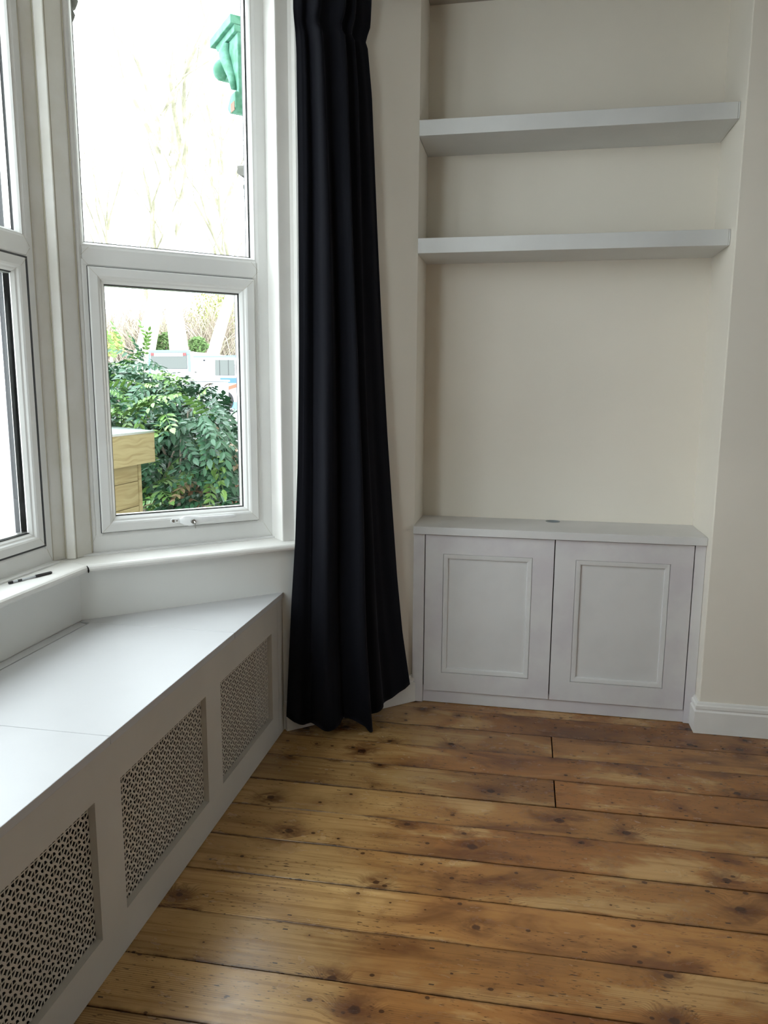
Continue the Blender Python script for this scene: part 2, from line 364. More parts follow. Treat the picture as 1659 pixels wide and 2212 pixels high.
for i in range(len(seams)-1):
    (k1, c1), (k0, c0) = seams[i], seams[i+1]
    g1 = gaps.get(i, 0.002); g0 = gaps.get(i+1, 0.002)
    ym = (c0+c1)/2
    xa = -0.96 if 0.25 < ym < 2.85 else (-0.60 if ym < 3.2 else -0.62)
    if ym > 2.85 and ym < 3.05: xa = -1.0
    if 3.05 < ym < 3.2: xa = -0.82
    if ym <= 0.25: xa = -0.6
    joints = {3: [0.1485], 5: [0.1465], 1: [], 9: [1.25], 7: [1.9], 11: [0.95+0.6], 13: [0.6], 2: [1.4]}.get(i, [])
    if i == 0: joints = []
    xs = [xa] + joints + [6.0]
    for a, c in zip(xs[:-1], xs[1:]):
        aa = a + (0.0022 if a in joints else 0); cc = c - (0.0022 if c in joints else 0)
        if i == 6: pass
        dz = rnd.uniform(-0.0012, 0.0008)
        vs = []; me_b = MB()
        e = 0.0012
        y0 = lambda x: k0*x + c0 + g0/2; y1 = lambda x: k1*x + c1 - g1/2
        for z, ii in ((-0.024, 0), (dz-e, 0), (dz, e)):
            me_b.v += [Vector(q) for q in ((aa+ii, y0(aa)+ii, z), (cc-ii, y0(cc)+ii, z), (cc-ii, y1(cc)-ii, z), (aa+ii, y1(aa)-ii, z))]
        for r in (0, 4):
            for q in range(4): me_b.f.append((r+q, r+(q+1) % 4, r+4+(q+1) % 4, r+4+q))
        me_b.f.append((8, 9, 10, 11))
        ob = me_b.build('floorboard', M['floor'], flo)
        uvl = ob.data.uv_layers.new(name='UVMap')
        for lp in ob.data.loops:
            co = ob.data.vertices[lp.vertex_index].co
            lo_, hi_ = k0*co.x+c0, k1*co.x+c1
            uvl.data[lp.index].uv = (co.x, (co.y-lo_)/(hi_-lo_))

# -- skirting boards (ogee profile), height h, thickness t
def skirt_prof(h, t):
    return [(0, 0), (t, 0), (t, h*0.70), (t*0.72, h*0.745), (t*0.70, h*0.775), (t*0.86, h*0.80), (t*0.80, h*0.885), (t*0.50, h*0.925), (t*0.42, h*0.965), (t*0.25, h), (0, h)]
def skirting(name, pts, h=0.128, t=0.018, z0=0.001):
    """pts: plan polyline on the wall face, room to the RIGHT of travel"""
    P = [Vector((p[0], p[1])) for p in pts]; rings = []
    for i, p in enumerate(P):
        ns = []
        for a, c in ((i-1, i), (i, i+1)):
            if a < 0 or c >= len(P): continue
            d = (P[c]-P[a]).normalized(); ns.append(Vector((d.y, -d.x)))
        if len(ns) == 1: n = ns[0]
        else: n = (ns[0]+ns[1]); n = n/(n.dot(ns[0]))
        rings.append([Vector((p.x+n.x*q, p.y+n.y*q, z0+z)) for q, z in skirt_prof(h, t)])
    bb = MB(); bb.loft(rings, True, True); o = bb.build(name, M['trim'])
    return S(o)
skirting('baseboard_corner', [plan(-0.004, 0.0), (XL, 3.2287)], 0.122, 0.026)
skirting('baseboard_right', [(XR, YC+0.003), (XR, YBR), (2.15, YBR), (2.15, YBK), (6.0, YBK)], 0.132, 0.018)
skirting('baseboard_opposite', [(6.0, -0.55), (-0.45, -0.55)], 0.13)

# ------------------------------------------------------------------ windows
def f2(a, z, n): return W(a, z, WOFF+n)
def f3(a, z, n): return mirror(W(a, z, WOFF+n))
def f1(a, z, n): return Vector((XF+n, a, z))
OUTP = [(0, -0.06), (0, 0), (0.046, 0), (0.053, -0.004), (0.060, -0.014), (0.060, -0.06)]
def window(idx, fn, a0, a1, opens, zs=(0.792, 2.93), detail=True):
    """opens: list of (a_lo, a_hi, z_lo, z_hi, has_sash)"""
    root = empty('window_%d' % idx, fn((a0+a1)/2, zs[0], 0)); S(root)
    b = MB(); w = 0.058
    ks = ((min(o[0] for o in opens)-a0)/w, (a1-max(o[1] for o in opens))/w, (min(o[2] for o in opens)-zs[0])/w, (zs[1]-max(o[3] for o in opens))/w)
    b.sweep(a0, a1, zs[0], zs[1], [(0, -0.07), (0, 0.0), (w-0.014, 0.0), (w-0.003, -0.005), (w, -0.009), (w, -0.07)], fn, ks)
    b.build('window_frame', M['upvc'], root)
    for ca, cz, sa, sz, kx, kz in ((a0, zs[0], 1, 1, ks[0], ks[2]), (a1, zs[0], -1, 1, ks[1], ks[2])):
        mj = MB(); mj.tube([fn(ca+sa*i_*kx, cz+sz*i_*kz, 0.0002) for i_ in (0.002, w-0.014)], 0.0005, 5); mj.build('mitre_joint', M['caulk'], root)
    for (lo, hi, z0, z1, sash) in opens:
        if sash:
            for ca, sa in ((lo, -1), (hi, 1)):
                for zz_, dz_ in ((z1+0.005, 1), (z1+0.070, -1)):
                    mj = MB(); mj.tube([fn(ca-sa*0.004, zz_, 0.0006), fn(ca+sa*0.024, zz_+dz_*0.030, 0.0006)], 0.0005, 5); mj.build('mitre_joint', M['caulk'], root)
    # mullions and transom
    for (lo, hi, z0, z1, sash) in opens:
        if sash:
            tb = MB(); prof = [(z1-0.002, -0.07), (z1-0.002, -0.009), (z1+0.003, -0.004), (z1+0.012, 0.0006), (z1+0.066, 0.0006), (z1+0.075, -0.005), (z1+0.079, -0.009), (z1+0.079, -0.07)]
            aa, bb_ = lo-0.019, hi+0.0155
            tb.loft([[fn(aa+ (0.0), z, n) for z, n in prof], [fn(bb_, z, n) for z, n in prof]]); tb.build('transom', M['upvc'], root)
    ms = sorted(set([(o[1], p[0]) for o in opens for p in opens if 0 < p[0]-o[1] < 0.2]))
    for lo, hi in ms:
        mb = MB(); mb.box((lo, zs[0]+0.04, -0.07), (hi, zs[1]-0.04, 0.0003), fn); mb.build('mullion', M['upvc'], root, bevel=0.004)
    for (lo, hi, z0, z1, sash) in opens:
        if sash:
            for (p_, q_) in ((lo-0.022, lo), (hi, hi+0.018)):
                fb = MB(); fb.box((p_, z0-0.05, -0.068), (q_, z1+0.03, -0.0002), fn); fb.build('frame_lining', M['upvc'], root, bevel=0.003)
            sb = MB(); dn = -0.0115 if idx == 1 else 0.0
            sb.sweep(lo-0.004, hi+(0.004 if idx != 1 else -0.001), z0-0.004, z1+0.004, [(i_, n_+dn if n_ > -0.04 else n_) for i_, n_ in ((0.004, -0.05), (0, -0.002), (0, 0.009), (0.004, 0.0125), (0.030, 0.0125), (0.036, 0.009), (0.040, 0.003), (0.046, 0.000), (0.054, -0.010), (0.054, -0.05))], fn)
            so = sb.build('sash', M['upvc'], root)
            for ca, cz, sa, sz in ((lo, z0, 1, 1), (hi, z0, -1, 1), (hi, z1, -1, -1), (lo, z1, 1, -1)):
                mj = MB(); mj.tube([fn(ca-sa*0.004+sa*i_, cz-sz*0.004+sz*i_, n_+dn) for i_, n_ in ((0.002, 0.0110), (0.004, 0.0126), (0.030, 0.0126), (0.036, 0.0091), (0.040, 0.0031), (0.046, 0.0002))], 0.0005, 5); mj.build('mitre_joint', M['caulk'], root)
            gp = MB(); gw_ = 0.003 if idx != 1 else 0.008; gp.sweep(lo-0.0062, hi+0.0062, z0-0.0062, z1+0.0062, [(0, -0.004), (0, 0.0030 if idx != 1 else 0.0008), (gw_, 0.0030 if idx != 1 else 0.0008), (gw_, -0.004)], fn); gp.build('sash_shadow_line', M['gasket'], root)  # black ring paints in the shadow gap round the sash
            e = 0.050; gz = -0.022
        else:
            bd = MB()
            bd.sweep(lo-0.004, hi+0.004, z0-0.004, z1+0.004, [(0.0, -0.04), (0.0, -0.006), (0.006, -0.004), (0.010, -0.010), (0.015, -0.022), (0.015, -0.04)], fn)
            bd.build('glazing_bead', M['upvc'], root)
            e = 0.011; gz = -0.030
        gk = MB(); gk.sweep(lo+e-0.002, hi-e+0.002, z0+e-0.002, z1-e+0.002, [(0, gz-0.002), (0, gz+0.003), (0.0035, gz+0.003), (0.0035, gz-0.002)], fn)
        gk.build('gasket', M['gasket'], root)
        sp = MB(); sp.sweep(lo+e-0.004, hi-e+0.004, z0+e-0.004, z1-e+0.004, [(0, gz-0.026), (0, gz-0.003), (0.009, gz-0.003), (0.009, gz-0.026)], fn)
        sp.build('spacer_bar', M['steel'], root)
        gl = MB(); gl.box((lo+e-0.006, z0+e-0.006, gz-0.001), (hi-e+0.006, z1-e+0.006, gz+0.0005), fn); gl.build('glass_pane', M['glass'], root)
        g2 = MB(); g2.sweep(lo+e-0.006, hi-e+0.006, z0+e-0.006, z1-e+0.006, [(0, gz-0.05), (0, gz-0.028), (0.006, gz-0.028), (0.006, gz-0.05)], fn)
        g2.build('outer_gasket', M['gasket'], root)
    return root
zl0, zl1, zu0, zu1 = 0.872, 1.812, 1.889, 2.875
w2 = window(2, f2, -0.714, 0.013, [(-0.656, -0.053, zl0, zl1, True), (-0.674, -0.038, zu0, zu1, False)])
w3 = window(3, f3, -0.714, 0.013, [(-0.656, -0.053, zl0, zl1, True), (-0.674, -0.038, zu0, zu1, False)])
w1 = window(1, f1, 0.676, 2.334, [(1.53, 2.294, zl0-0.012, zl1, True), (1.53, 2.292, zu0-0.004, zu1, False), (0.734, 1.47, zl0-0.012, zl1, True), (0.734, 1.47, zu0-0.004, zu1, False)], zs=(0.788, 2.93))
# window handle with key on the side window's bottom sash rail
hz = 0.8925
hr = empty('handle', f2(-0.39, hz, 0.0125), w2)
def ext(outline, n0, n1, fn): 
    q = MB(); q.loft([[fn(a, z, n0) for a, z in outline], [fn(a, z, n1) for a, z in outline]]); return q
pl = []
for k in range(12):
    a = math.pi*2*k/12; pl.append((-0.365 + (0.034 if math.cos(a) > 0 else -0.034) + 0.0105*math.cos(a), hz+0.0105*math.sin(a)))
ext(pl, 0.012, 0.018, f2).build('base_plate', M['handle'], hr, bevel=0.0015)
for dx in (-0.034, -0.020):
    sc = MB(); r_ = 0.0055 if dx < -0.03 else 0.003
    sc.tube([f2(-0.365+dx-0.001, hz, 0.0175), f2(-0.365+dx-0.001, hz, 0.0188)], r_, 12); sc.build('screw', M['steel'], hr)
# lever: deep at its hub, sweeping to a thin blade that stands off the rail
rings = []
for t in [k/14 for k in range(15)]:
    a = -0.375 + 0.218*t
    hh = 0.0135 + 0.0085*math.exp(-((t-0.16)/0.14)**2) - 0.0065*t
    zc = hz + 0.001 - 0.004*math.exp(-((t-0.2)/0.15)**2) + 0.004*t
    n0 = 0.018 + 0.016*min(1, t*2.4)*(1 if t > 0.0 else 0); n1 = 0.024 + 0.022*math.sin(min(1, t*2.2)*math.pi/2) - 0.004*t
    if t == 0: hh *= 0.6
    if t == 1: hh *= 0.5
    ring = []
    for k in range(10):
        q = 2*math.pi*k/10; ring.append(f2(a, zc+hh*math.sin(q), (n0+n1)/2 + (n1-n0)/2*math.cos(q)*1.1))
    rings.append(ring)
lv = MB(); lv.loft(rings); lv.build('lever', M['handle'], hr, smooth_=True)
ck = MB(); ck.tube([f2(-0.330, hz-0.003, 0.030), f2(-0.330, hz-0.003, 0.050)], [0.0095, 0.0088], 16)
lk_ = ck.build('lock_barrel', M['steel'], hr)
ky = MB(); ky.box((-0.3315, hz-0.005, 0.048), (-0.3285, hz-0.001, 0.062), f2)
ky.add([f2(-0.3318, hz-0.000, 0.058), f2(-0.3282, hz-0.000, 0.058), f2(-0.3282, hz-0.024, 0.066), f2(-0.3318, hz-0.024, 0.066),
        f2(-0.3318, hz-0.004, 0.070), f2(-0.3282, hz-0.004, 0.070), f2(-0.3282, hz-0.026, 0.074), f2(-0.3318, hz-0.026, 0.074)],
       [(0, 1, 2, 3), (4, 7, 6, 5), (0, 4, 5, 1), (1, 5, 6, 2), (2, 6, 7, 3), (3, 7, 4, 0)])
ky.build('key', M['steel'], hr, bevel=0.0008)
# small round sticker marks in the pane corners
# -- sills
def sill_prof(d0, d1, z=SILL, t=0.027):
    """n from the back d0 to the nose d1"""
    p = [(d0, z-t), (d0, z)]
    for k in range(7):
        a = math.pi/2 - math.pi*k/6; p.append((d1-t/2+t/2*math.cos(a), z-t/2+t/2*math.sin(a)))
    return p
NOSE = 0.042
def sill_side(fn, root):
    rings = []
    prof = sill_prof(-0.16, NOSE)
    # mitre with the centre sill: nose corner lies where both nose lines meet
    cx = XBAY+NOSE+0.006
    def s_at(n, x): # s where the line at offset n has that x
        return (x - T0.x - NN.x*n)/TT.x
    r1 = []; r2 = []
    for n, z in prof:
        xk = (XBAY + n*1.02) + 0.004
        r1.append(fn(s_at(n, xk)+0.0008, z, n)); r2.append(fn(0.13 if n > -0.03 else 0.0133, z, n))
    bb = MB(); bb.loft([r1, r2]); bb.build('window_sill', M['trim'], root, smooth_=False)
    st = MB(); st.box((-0.745, SILL, -0.135), (0.0125, SILL+0.006, -0.112), lambda a, z, n: fn(a, z, n)); st.build('sill_strip', M['upvc'], root, bevel=0.001)
sill_side(lambda a, z, n: W(a, z, n), w2); sill_side(lambda a, z, n: mirror(W(a, z, n)), w3)
bb = MB(); r1 = []; r2 = []
for n, z in sill_prof(-0.16, NOSE):
    x = XBAY + n*1.02 + 0.004; s_ = (x - T0.x - NN.x*n)/TT.x; yk = W(s_, 0, n).y
    r1.append(Vector((x, yk-0.001, z))); r2.append(Vector((x, 3.01-yk+0.001, z)))
bb.loft([r1, r2]); bb.build('window_sill', M['trim'], w1)
st = MB(); st.box((XF+0.0, 0.68, SILL), (XF+0.030, 2.33, SILL+0.006)); st.build('sill_strip', M['upvc'], w1, bevel=0.001)
xk_ = XBAY+NOSE*1.02+0.004; sk_ = (xk_ - T0.x - NN.x*NOSE)/TT.x; pk_ = W(sk_, SILL-0.0135, NOSE)
q = MB(); q.tube([pk_+Vector((0.0005, 0.001, -0.0125)), pk_+Vector((0.0015, 0.001, -0.006)), pk_+Vector((0.0005, 0.001, 0.004)), pk_+Vector((-0.004, 0.001, 0.0125))], [0.0015, 0.0028, 0.0024, 0.001], 6)
q.build('mitre_crack', M['dark'], w1)
# -- corner posts between the windows
def post(name, g):
    p = [(-1.72, 2.335), (-1.6235, 2.335), (-1.606, 2.391), (-1.593, 2.378), (-1.566, 2.386), (-1.5705, 2.399), (-1.5545, 2.472), (-1.64, 2.60), (-1.80, 2.56)]
    q = MB(); q.prism([g(*c) for c in p], SILL+0.001, HEAD); o = q.build(name, M['postwood'], bevel=0.002); S(o); return o
pt = post('trim_3', lambda x, y: (x, y)); post('trim_4', lambda x, y: (x, 3.01-y))
# caulk lines in the post's corners
for (x, y, r) in ((-1.622, 2.3345, 0.0035), (-1.6035, 2.389, 0.005), (-1.5700, 2.399, 0.0022), (-1.5535, 2.4725, 0.0025)):
    q = MB(); q.tube([(x, y, SILL+0.001), (x, y, HEAD)], r, 6)
    o = q.build('caulk_bead', M['caulk'], pt)
# -- casing beside the side window
def casing(name, g):
    q = MB()
    q.prism([g(plan(0.0136, -0.028)), g(plan(0.0136, -0.1395)), g(plan(0.0150, -0.1395)), g(plan(0.0150, -0.0290)), g(plan(0.064, -0.0290)), g(plan(0.064, -0.020)), g(plan(0.067, -0.012)),
             g(plan(0.074, -0.010)), g(plan(0.079, -0.016)), g(plan(0.0135+0.070, 0.0015)), g(plan(0.062, 0.0015-0.020)), g(plan(0.060, -0.0265)), g(plan(0.0160, -0.0265))], SILL, HEAD)
    return q
q = MB()
q.prism([plan(0.0105, -0.028), plan(0.0105, -0.1385), plan(0.0136, -0.1385), plan(0.0136, -0.029), plan(0.0765, -0.029), plan(0.0765, 0.0), plan(0.0875, 0.0), plan(0.0875, 0.004),
         plan(0.081, 0.0065), plan(0.074, 0.004), plan(0.0725, -0.0015), plan(0.0715, -0.020), plan(0.060, -0.0265), plan(0.0140, -0.0265)], SILL+0.0005, CEIL)
S(q.build('trim_5', M['trim']))

# ------------------------------------------------------------------ alcove cupboard, worktop and shelves
cup = empty('alcove_cupboard', ((XL+XR)/2, YC+0.14, 0))
tag(cup, 'low pale lilac-grey two-door cupboard built into the alcove under a worktop', 'cupboard')
zt = 0.7764
b = MB(); b.box((XL+0.001, YC, 0.001), (-0.4165, YC+0.02, zt-0.0005)); b.build('side_stile', M['primer'], cup, bevel=0.0012)
b = MB(); b.box((0.7035, YC, 0.001), (XR-0.001, YC+0.02, zt-0.0005)); b.build('side_stile', M['primer'], cup, bevel=0.0012)
b = MB(); b.box((-0.4165, YC+0.010, 0.001), (0.7035, YC+0.024, 0.075)); b.build('plinth', M['primer'], cup, bevel=0.001)
b = MB(); b.box((XL+0.003, YC+0.022, 0.003), (XR-0.003, YBK-0.003, zt-0.001)); b.build('carcass', M['dark'], cup)
def fy(a, z, n): return Vector((a, YC-n, z))
def door(x0, x1, o):
    root = empty('door', ((x0+x1)/2, YC, 0.06), cup)
    z0, z1 = 0.0589, zt-0.004
    b = MB()
    oa0, oa1, oz0, oz1 = o
    # stiles and rails as one board with an opening
    rings = []
    for (A, n) in (((x0, z0, x1, z1), -0.018), ((x0, z0, x1, z1), -0.001), ((x0+0.001, z0+0.001, x1-0.001, z1-0.001), 0.0), ((oa0, oz0, oa1, oz1), 0.0), ((oa0, oz0, oa1, oz1), -0.018)):
        rings.append([fy(A[0], A[1], n), fy(A[2], A[1], n), fy(A[2], A[3], n), fy(A[0], A[3], n)])
    rings.append(rings[0]); b.loft(rings, True, False); b.build('door_frame', M['primer'], root)
    b = MB(); i = 0.0225
    b.sweep(oa0, oa1, oz0, oz1, [(0.0003, -0.016), (0.0003, -0.0055), (0.0020, -0.0018), (0.004, -0.0012), (0.018, -0.0030), (i-0.001, -0.0042), (i, -0.0075), (i, -0.016)], fy)
    b.build('moulding', M['primer2'], root)
    b = MB(); b.box((oa0+0.002, oz0+0.002, -0.018), (oa1-0.002, oz1-0.002, -0.0115), fy); b.build('panel', M['primer2'], root)
door(-0.4125, 0.1383, (-0.334, 0.0495, 0.146, 0.690)); door(0.1425, 0.6995, (0.2285, 0.611, 0.147, 0.690))
wt = empty('worktop', ((XL+XR)/2, YC+0.14, zt))
tag(wt, 'pale grey worktop board with a round cable hole on top of the alcove cupboard', 'worktop')
# board with a hole
bm = bmesh.new(); outer = []; x0, x1, y0, y1 = XL+0.0005, XR-0.001, YC-0.017, YBK-0.001
hx, hy, hrad = 0.136, 3.455, 0.031
def ringv(z, pts): return [bm.verts.new((p[0]-ORI[wt].x, p[1]-ORI[wt].y, z-ORI[wt].z)) for p in pts]
ro = [(x0, y0), (x1, y0), (x1, y1), (x0, y1)]; rh = [(hx+hrad*math.cos(2*math.pi*k/28), hy+hrad*math.sin(2*math.pi*k/28)) for k in range(28)]
tb = []
for z in (zt, 0.8098):
    a = ringv(z, ro); c = ringv(z, rh); es = [bm.edges.new((a[i], a[(i+1) % 4])) for i in range(4)] + [bm.edges.new((c[i], c[(i+1) % 28])) for i in range(28)]
    bmesh.ops.triangle_fill(bm, edges=es, use_beauty=True); tb.append((a, c))
for i in range(4): bm.faces.new((tb[0][0][i], tb[0][0][(i+1) % 4], tb[1][0][(i+1) % 4], tb[1][0][i]))
for i in range(28): bm.faces.new((tb[0][1][i], tb[0][1][(i+1) % 28], tb[1][1][(i+1) % 28], tb[1][1][i]))
bmesh.ops.recalc_face_normals(bm, faces=bm.faces)
me = bpy.data.meshes.new('board'); bm.to_mesh(me); bm.free(); me.materials.append(M['primer2'])
o = bpy.data.objects.new('board', me); COL.objects.link(o); o.parent = wt; ORI[o] = ORI[wt]
md = o.modifiers.new('bevel', 'BEVEL'); md.width = 0.0015; md.segments = 2; md.limit_method = 'ANGLE'
b = MB(); rr = []
for r_, z in ((hrad+0.0005, 0.8095), (hrad+0.0015, 0.8110), (hrad-0.003, 0.8110), (hrad-0.0035, 0.782), (hrad+0.0002, 0.782), ):
    rr.append([(hx+r_*math.cos(2*math.pi*k/28), hy+r_*math.sin(2*math.pi*k/28), z) for k in range(28)])
b.loft(rr, True, False); b.build('cable_hole_rim', plain('hole_liner_grey', (0.27, 0.30, 0.31), 0.5), wt, smooth_=True)
b = MB(); b.tube([(hx, hy, 0.7768), (hx, hy, 0.7775)], hrad-0.001, 24); b.build('hole_shade_disc', M['gasket'], wt)  # black disc stands in for the shade down the cable hole

def shelf(ztop, label):
    r = empty('floating_shelf', ((XL+XR)/2, YC+0.14, ztop)); tag(r, label, 'shelf', 'alcove shelves')
    b = MB(); b.box((XL+0.0015, YC+0.012, ztop-0.0595), (XR-0.0015, YBK-0.001, ztop)); b.build('shelf_board', M['shelf'], r, bevel=0.001)
    b = MB(); b.box((XL+0.0025, YC-0.001, ztop-0.0598), (XR-0.008, YC+0.012, ztop+0.0003)); b.build('front_lipping', M['shelf'], r, bevel=0.0015)
    b = MB(); b.box((XR-0.0075, YC+0.0005, ztop-0.0598), (XR-0.001, YC+0.012, ztop+0.0003)); b.build('end_fillet', M['shelf'], r, bevel=0.001)
shelf(2.4654, 'upper thick pale grey floating shelf in the alcove, close to the ceiling')
shelf(2.0114, 'lower thick pale grey floating shelf in the alcove, nearer the cupboard')

# ------------------------------------------------------------------ window bench with grilles
bench = empty('window_bench', (XB-0.3, 1.505, 0))
tag(bench, 'grey-white window seat and radiator cover filling the bay, with fretwork grilles', 'bench')
PF = XB-0.004; PT = 0.018
ops = [(0.945+0.6155*k, 1.448+0.6155*k) for k in (-1, 0, 1, 2)]; oz = (0.108, 0.4595)
b = MB()
def colm(ya, yb, za, zb): b.box((PF-PT, ya, za), (PF, yb, zb))
yE0, yE1 = 0.262, 2.748
bm = bmesh.new()
def rect(ya, yb, za, zb, x): return [bm.verts.new(Vector((x, ya, za))-ORI[bench]), bm.verts.new(Vector((x, yb, za))-ORI[bench]), bm.verts.new(Vector((x, yb, zb))-ORI[bench]), bm.verts.new(Vector((x, ya, zb))-ORI[bench])]
loops = []
for x in (PF, PF-PT):
    L = [rect(yE0, yE1, 0.002, 0.5655, x)] + [rect(a, c, oz[0], oz[1], x) for a, c in ops]
    es = [bm.edges.new((l[i], l[(i+1) % 4])) for l in L for i in range(4)]
    bmesh.ops.triangle_fill(bm, edges=es, use_beauty=True); loops.append(L)
for l0, l1 in zip(*loops):
    for i in range(4): bm.faces.new((l0[i], l0[(i+1) % 4], l1[(i+1) % 4], l1[i]))
bmesh.ops.recalc_face_normals(bm, faces=bm.faces)
me = bpy.data.meshes.new('front_panel'); bm.to_mesh(me); bm.free(); me.materials.append(M['benchfront'])
o = bpy.data.objects.new('front_panel', me); COL.objects.link(o); o.parent = bench
# fretwork: one 30 mm cell, repeated and trimmed
def fret_cell():
    P = 15.0; hw = 1.5; ri = 11.7; ro_ = 16.6; loops = [[(-P, -P), (P, -P), (P, P), (-P, P)]]
    for sx in (-1, 1):
        for sy in (-1, 1):
            t0 = math.asin(hw/ri); L = [(P-hw, P-hw)]
            for k in range(6):
                a = t0 + (math.pi/2-2*t0)*k/5; L.append((P-ri*math.cos(a), P-ri*math.sin(a)))
            L = [(x*sx, y*sy) for x, y in L]
            if sx*sy < 0: L = L[::-1]
            loops.append(L)
    tip = 15-math.sqrt(ro_**2-225); L = []
    for q in range(4):
        c = [(P, P), (-P, P), (-P, -P), (P, -P)][q]
        s = [(tip, 0), (0, tip), (-tip, 0), (0, -tip)]; a, e = s[q], s[(q+1) % 4]
        a0 = math.atan2(a[1]-c[1], a[0]-c[0]); a1 = math.atan2(e[1]-c[1], e[0]-c[0])
        d = (a1-a0+math.pi) % (2*math.pi)-math.pi
        for k in range(3): L.append((c[0]+ro_*math.cos(a0+d*k/3), c[1]+ro_*math.sin(a0+d*k/3)))
    loops.append(L); return loops
fl_ = fret_cell(); tmp = bmesh.new(); es = []; vl = []
for L in fl_:
    vv = [tmp.verts.new((0, x*0.001, y*0.001)) for x, y in L]; vl.append(vv); es += [tmp.edges.new((vv[i], vv[(i+1) % len(vv)])) for i in range(len(vv))]
bmesh.ops.triangle_fill(tmp, edges=es, use_beauty=True); tmp.verts.index_update()
cv = [tuple(v.co) for v in tmp.verts]; cf = [tuple(v.index for v in f.verts) for f in tmp.faces]
hole_loops = [[v.index for v in l] for l in vl[1:]]; tmp.free()
def grille(ya, yb):
    bm = bmesh.new(); xg = PF-PT-0.0005; th = 0.0016
    py = yb-0.0; pz = 0.4216; ny = int((yb-ya)/0.03)+3
    vs = []; fs = []
    for j in range(ny):
        for i in range(14):
            cy = py-0.03*j+0.0; cz = pz+0.03*2-0.03*i
            n = len(vs); m_ = len(cv)
            vs += [(xg, cy+q[1], cz+q[2]) for q in cv] + [(xg-th, cy+q[1], cz+q[2]) for q in cv]
            fs += [tuple(n+k for k in f) for f in cf] + [tuple(n+m_+k for k in f[::-1]) for f in cf]
            for h in hole_loops:
                for k in range(len(h)): a, c = h[k], h[(k+1) % len(h)]; fs.append((n+a, n+c, n+m_+c, n+m_+a))
    me = bpy.data.meshes.new('grille'); me.from_pydata(vs, [], fs); bm.from_mesh(me)
    for co, no in (((0, ya-0.004, 0), (0, -1, 0)), ((0, yb+0.004, 0), (0, 1, 0)), ((0, 0, oz[0]-0.004), (0, 0, -1)), ((0, 0, oz[1]+0.004), (0, 0, 1))):
        bmesh.ops.bisect_plane(bm, geom=bm.verts[:]+bm.edges[:]+bm.faces[:], plane_co=co, plane_no=no, clear_outer=True)
    bmesh.ops.remove_doubles(bm, verts=bm.verts, dist=1e-6)
    bmesh.ops.recalc_face_normals(bm, faces=bm.faces)
    bmesh.ops.translate(bm, verts=bm.verts, vec=-ORI[bench]); bm.to_mesh(me); bm.free()
    me.materials.append(M['grille']); o = bpy.data.objects.new('grille_panel', me); COL.objects.link(o); o.parent = bench
    return o
for a, c in ops: grille(a, c)
b = MB(); b.box((PF-PT-0.20, yE0+0.02, 0.03), (PF-PT-0.06, yE1-0.05, 0.52)); b.build('dark_backing', M['dark'], bench)  # near-black block stands in for the unlit inside behind the grilles
# seat boards, 2 cm thick, with fine joints
def seat(poly, nm='seat_board', bev=0.0015): 
    q = MB(); q.prism(poly, ZB-0.022, ZB); q.build(nm, M['bench'], bench, bevel=bev)
g = 0.001
tipx, tipy = T0.x, T0.y
seat([(tipx, 2.3012+g), (tipx, tipy-0.001), (XBAY+0.006, YCOR), (XBAY+0.006, 2.3012+g)])
seat([(XB, 1.5205+g), (XB, 2.3012-g), (-1.4715, 2.3012-g), (-1.4715, 1.5205+g)], 'seat_lid')
seat([(XB, 0.74+g), (XB, 1.5205-g), (-1.4715, 1.5205-g), (-1.4715, 0.74+g)], 'seat_lid')
seat([(-1.4755, 0.74+g), (-1.4755, 2.284), (XBAY+0.004, 2.3012-g), (XBAY+0.004, 0.74+g)], 'back_strip')
seat([(tipx, 3.01-tipy+0.001), (tipx, 0.74-g), (XBAY+0.006, 0.74-g), (XBAY+0.006, 3.01-YCOR)])
b = MB(); b.box((-1.50, 0.75, 0.50), (-1.0, 2.28, 0.505)); b.build('groove_shade_board', M['dark'], bench)  # dark sheet paints the shade seen down the seat's back groove
# closing post between the front panel and the wall
b = MB(); b.prism([(PF, yE1+0.0005), (PF, 2.8195), (PF-0.03, 2.79), (PF-0.03, yE1+0.0005)], 0.002, 0.5655); b.build('end_stile', M['benchfront'], bench)

# ------------------------------------------------------------------ curtain
cur = empty('curtain', W(0.2, 0.0, 0.12))
tag(cur, 'long navy-black curtain hanging in soft folds between the window and the alcove', 'curtain')
def lerp(tab, z):
    for (z0, a), (z1, c) in zip(tab[:-1], tab[1:]):
        if z0 <= z <= z1: t = (z-z0)/(z1-z0); return a+(c-a)*t
    return tab[0][1] if z < tab[0][0] else tab[-1][1]
LEFT = [(0, -0.018), (0.12, -0.012), (0.3, 0.0), (0.55, 0.015), (0.80, 0.034), (1.1, 0.048), (1.55, 0.060), (2.2, 0.066), (2.6, 0.066), (2.68, 0.062), (2.74, 0.056), (2.9, 0.054)]
RIGHT = [(0, 0.592), (0.10, 0.574), (0.35, 0.532), (0.6, 0.503), (0.91, 0.476), (1.2, 0.452), (1.47, 0.434), (2.0, 0.402), (2.5, 0.374), (2.69, 0.352), (2.74, 0.366), (2.9, 0.374)]
PROF = [(0, .042, .042), (.07, .055, .066), (.14, .048, .058), (.162, .054, .066), (.178, .100, .150), (.24, .112, .165), (.31, .088, .130), (.37, .075, .100), (.41, .080, .110), (.455, .105, .140), (.49, .120, .200), (.545, .116, .205), (.57, .080, .120),
        (.61, .078, .105), (.67, .092, .118), (.715, .088, .110), (.745, .062, .085), (.82, .058, .076), (.90, .056, .068), (.96, .050, .062), (1.0, .044, .058)]
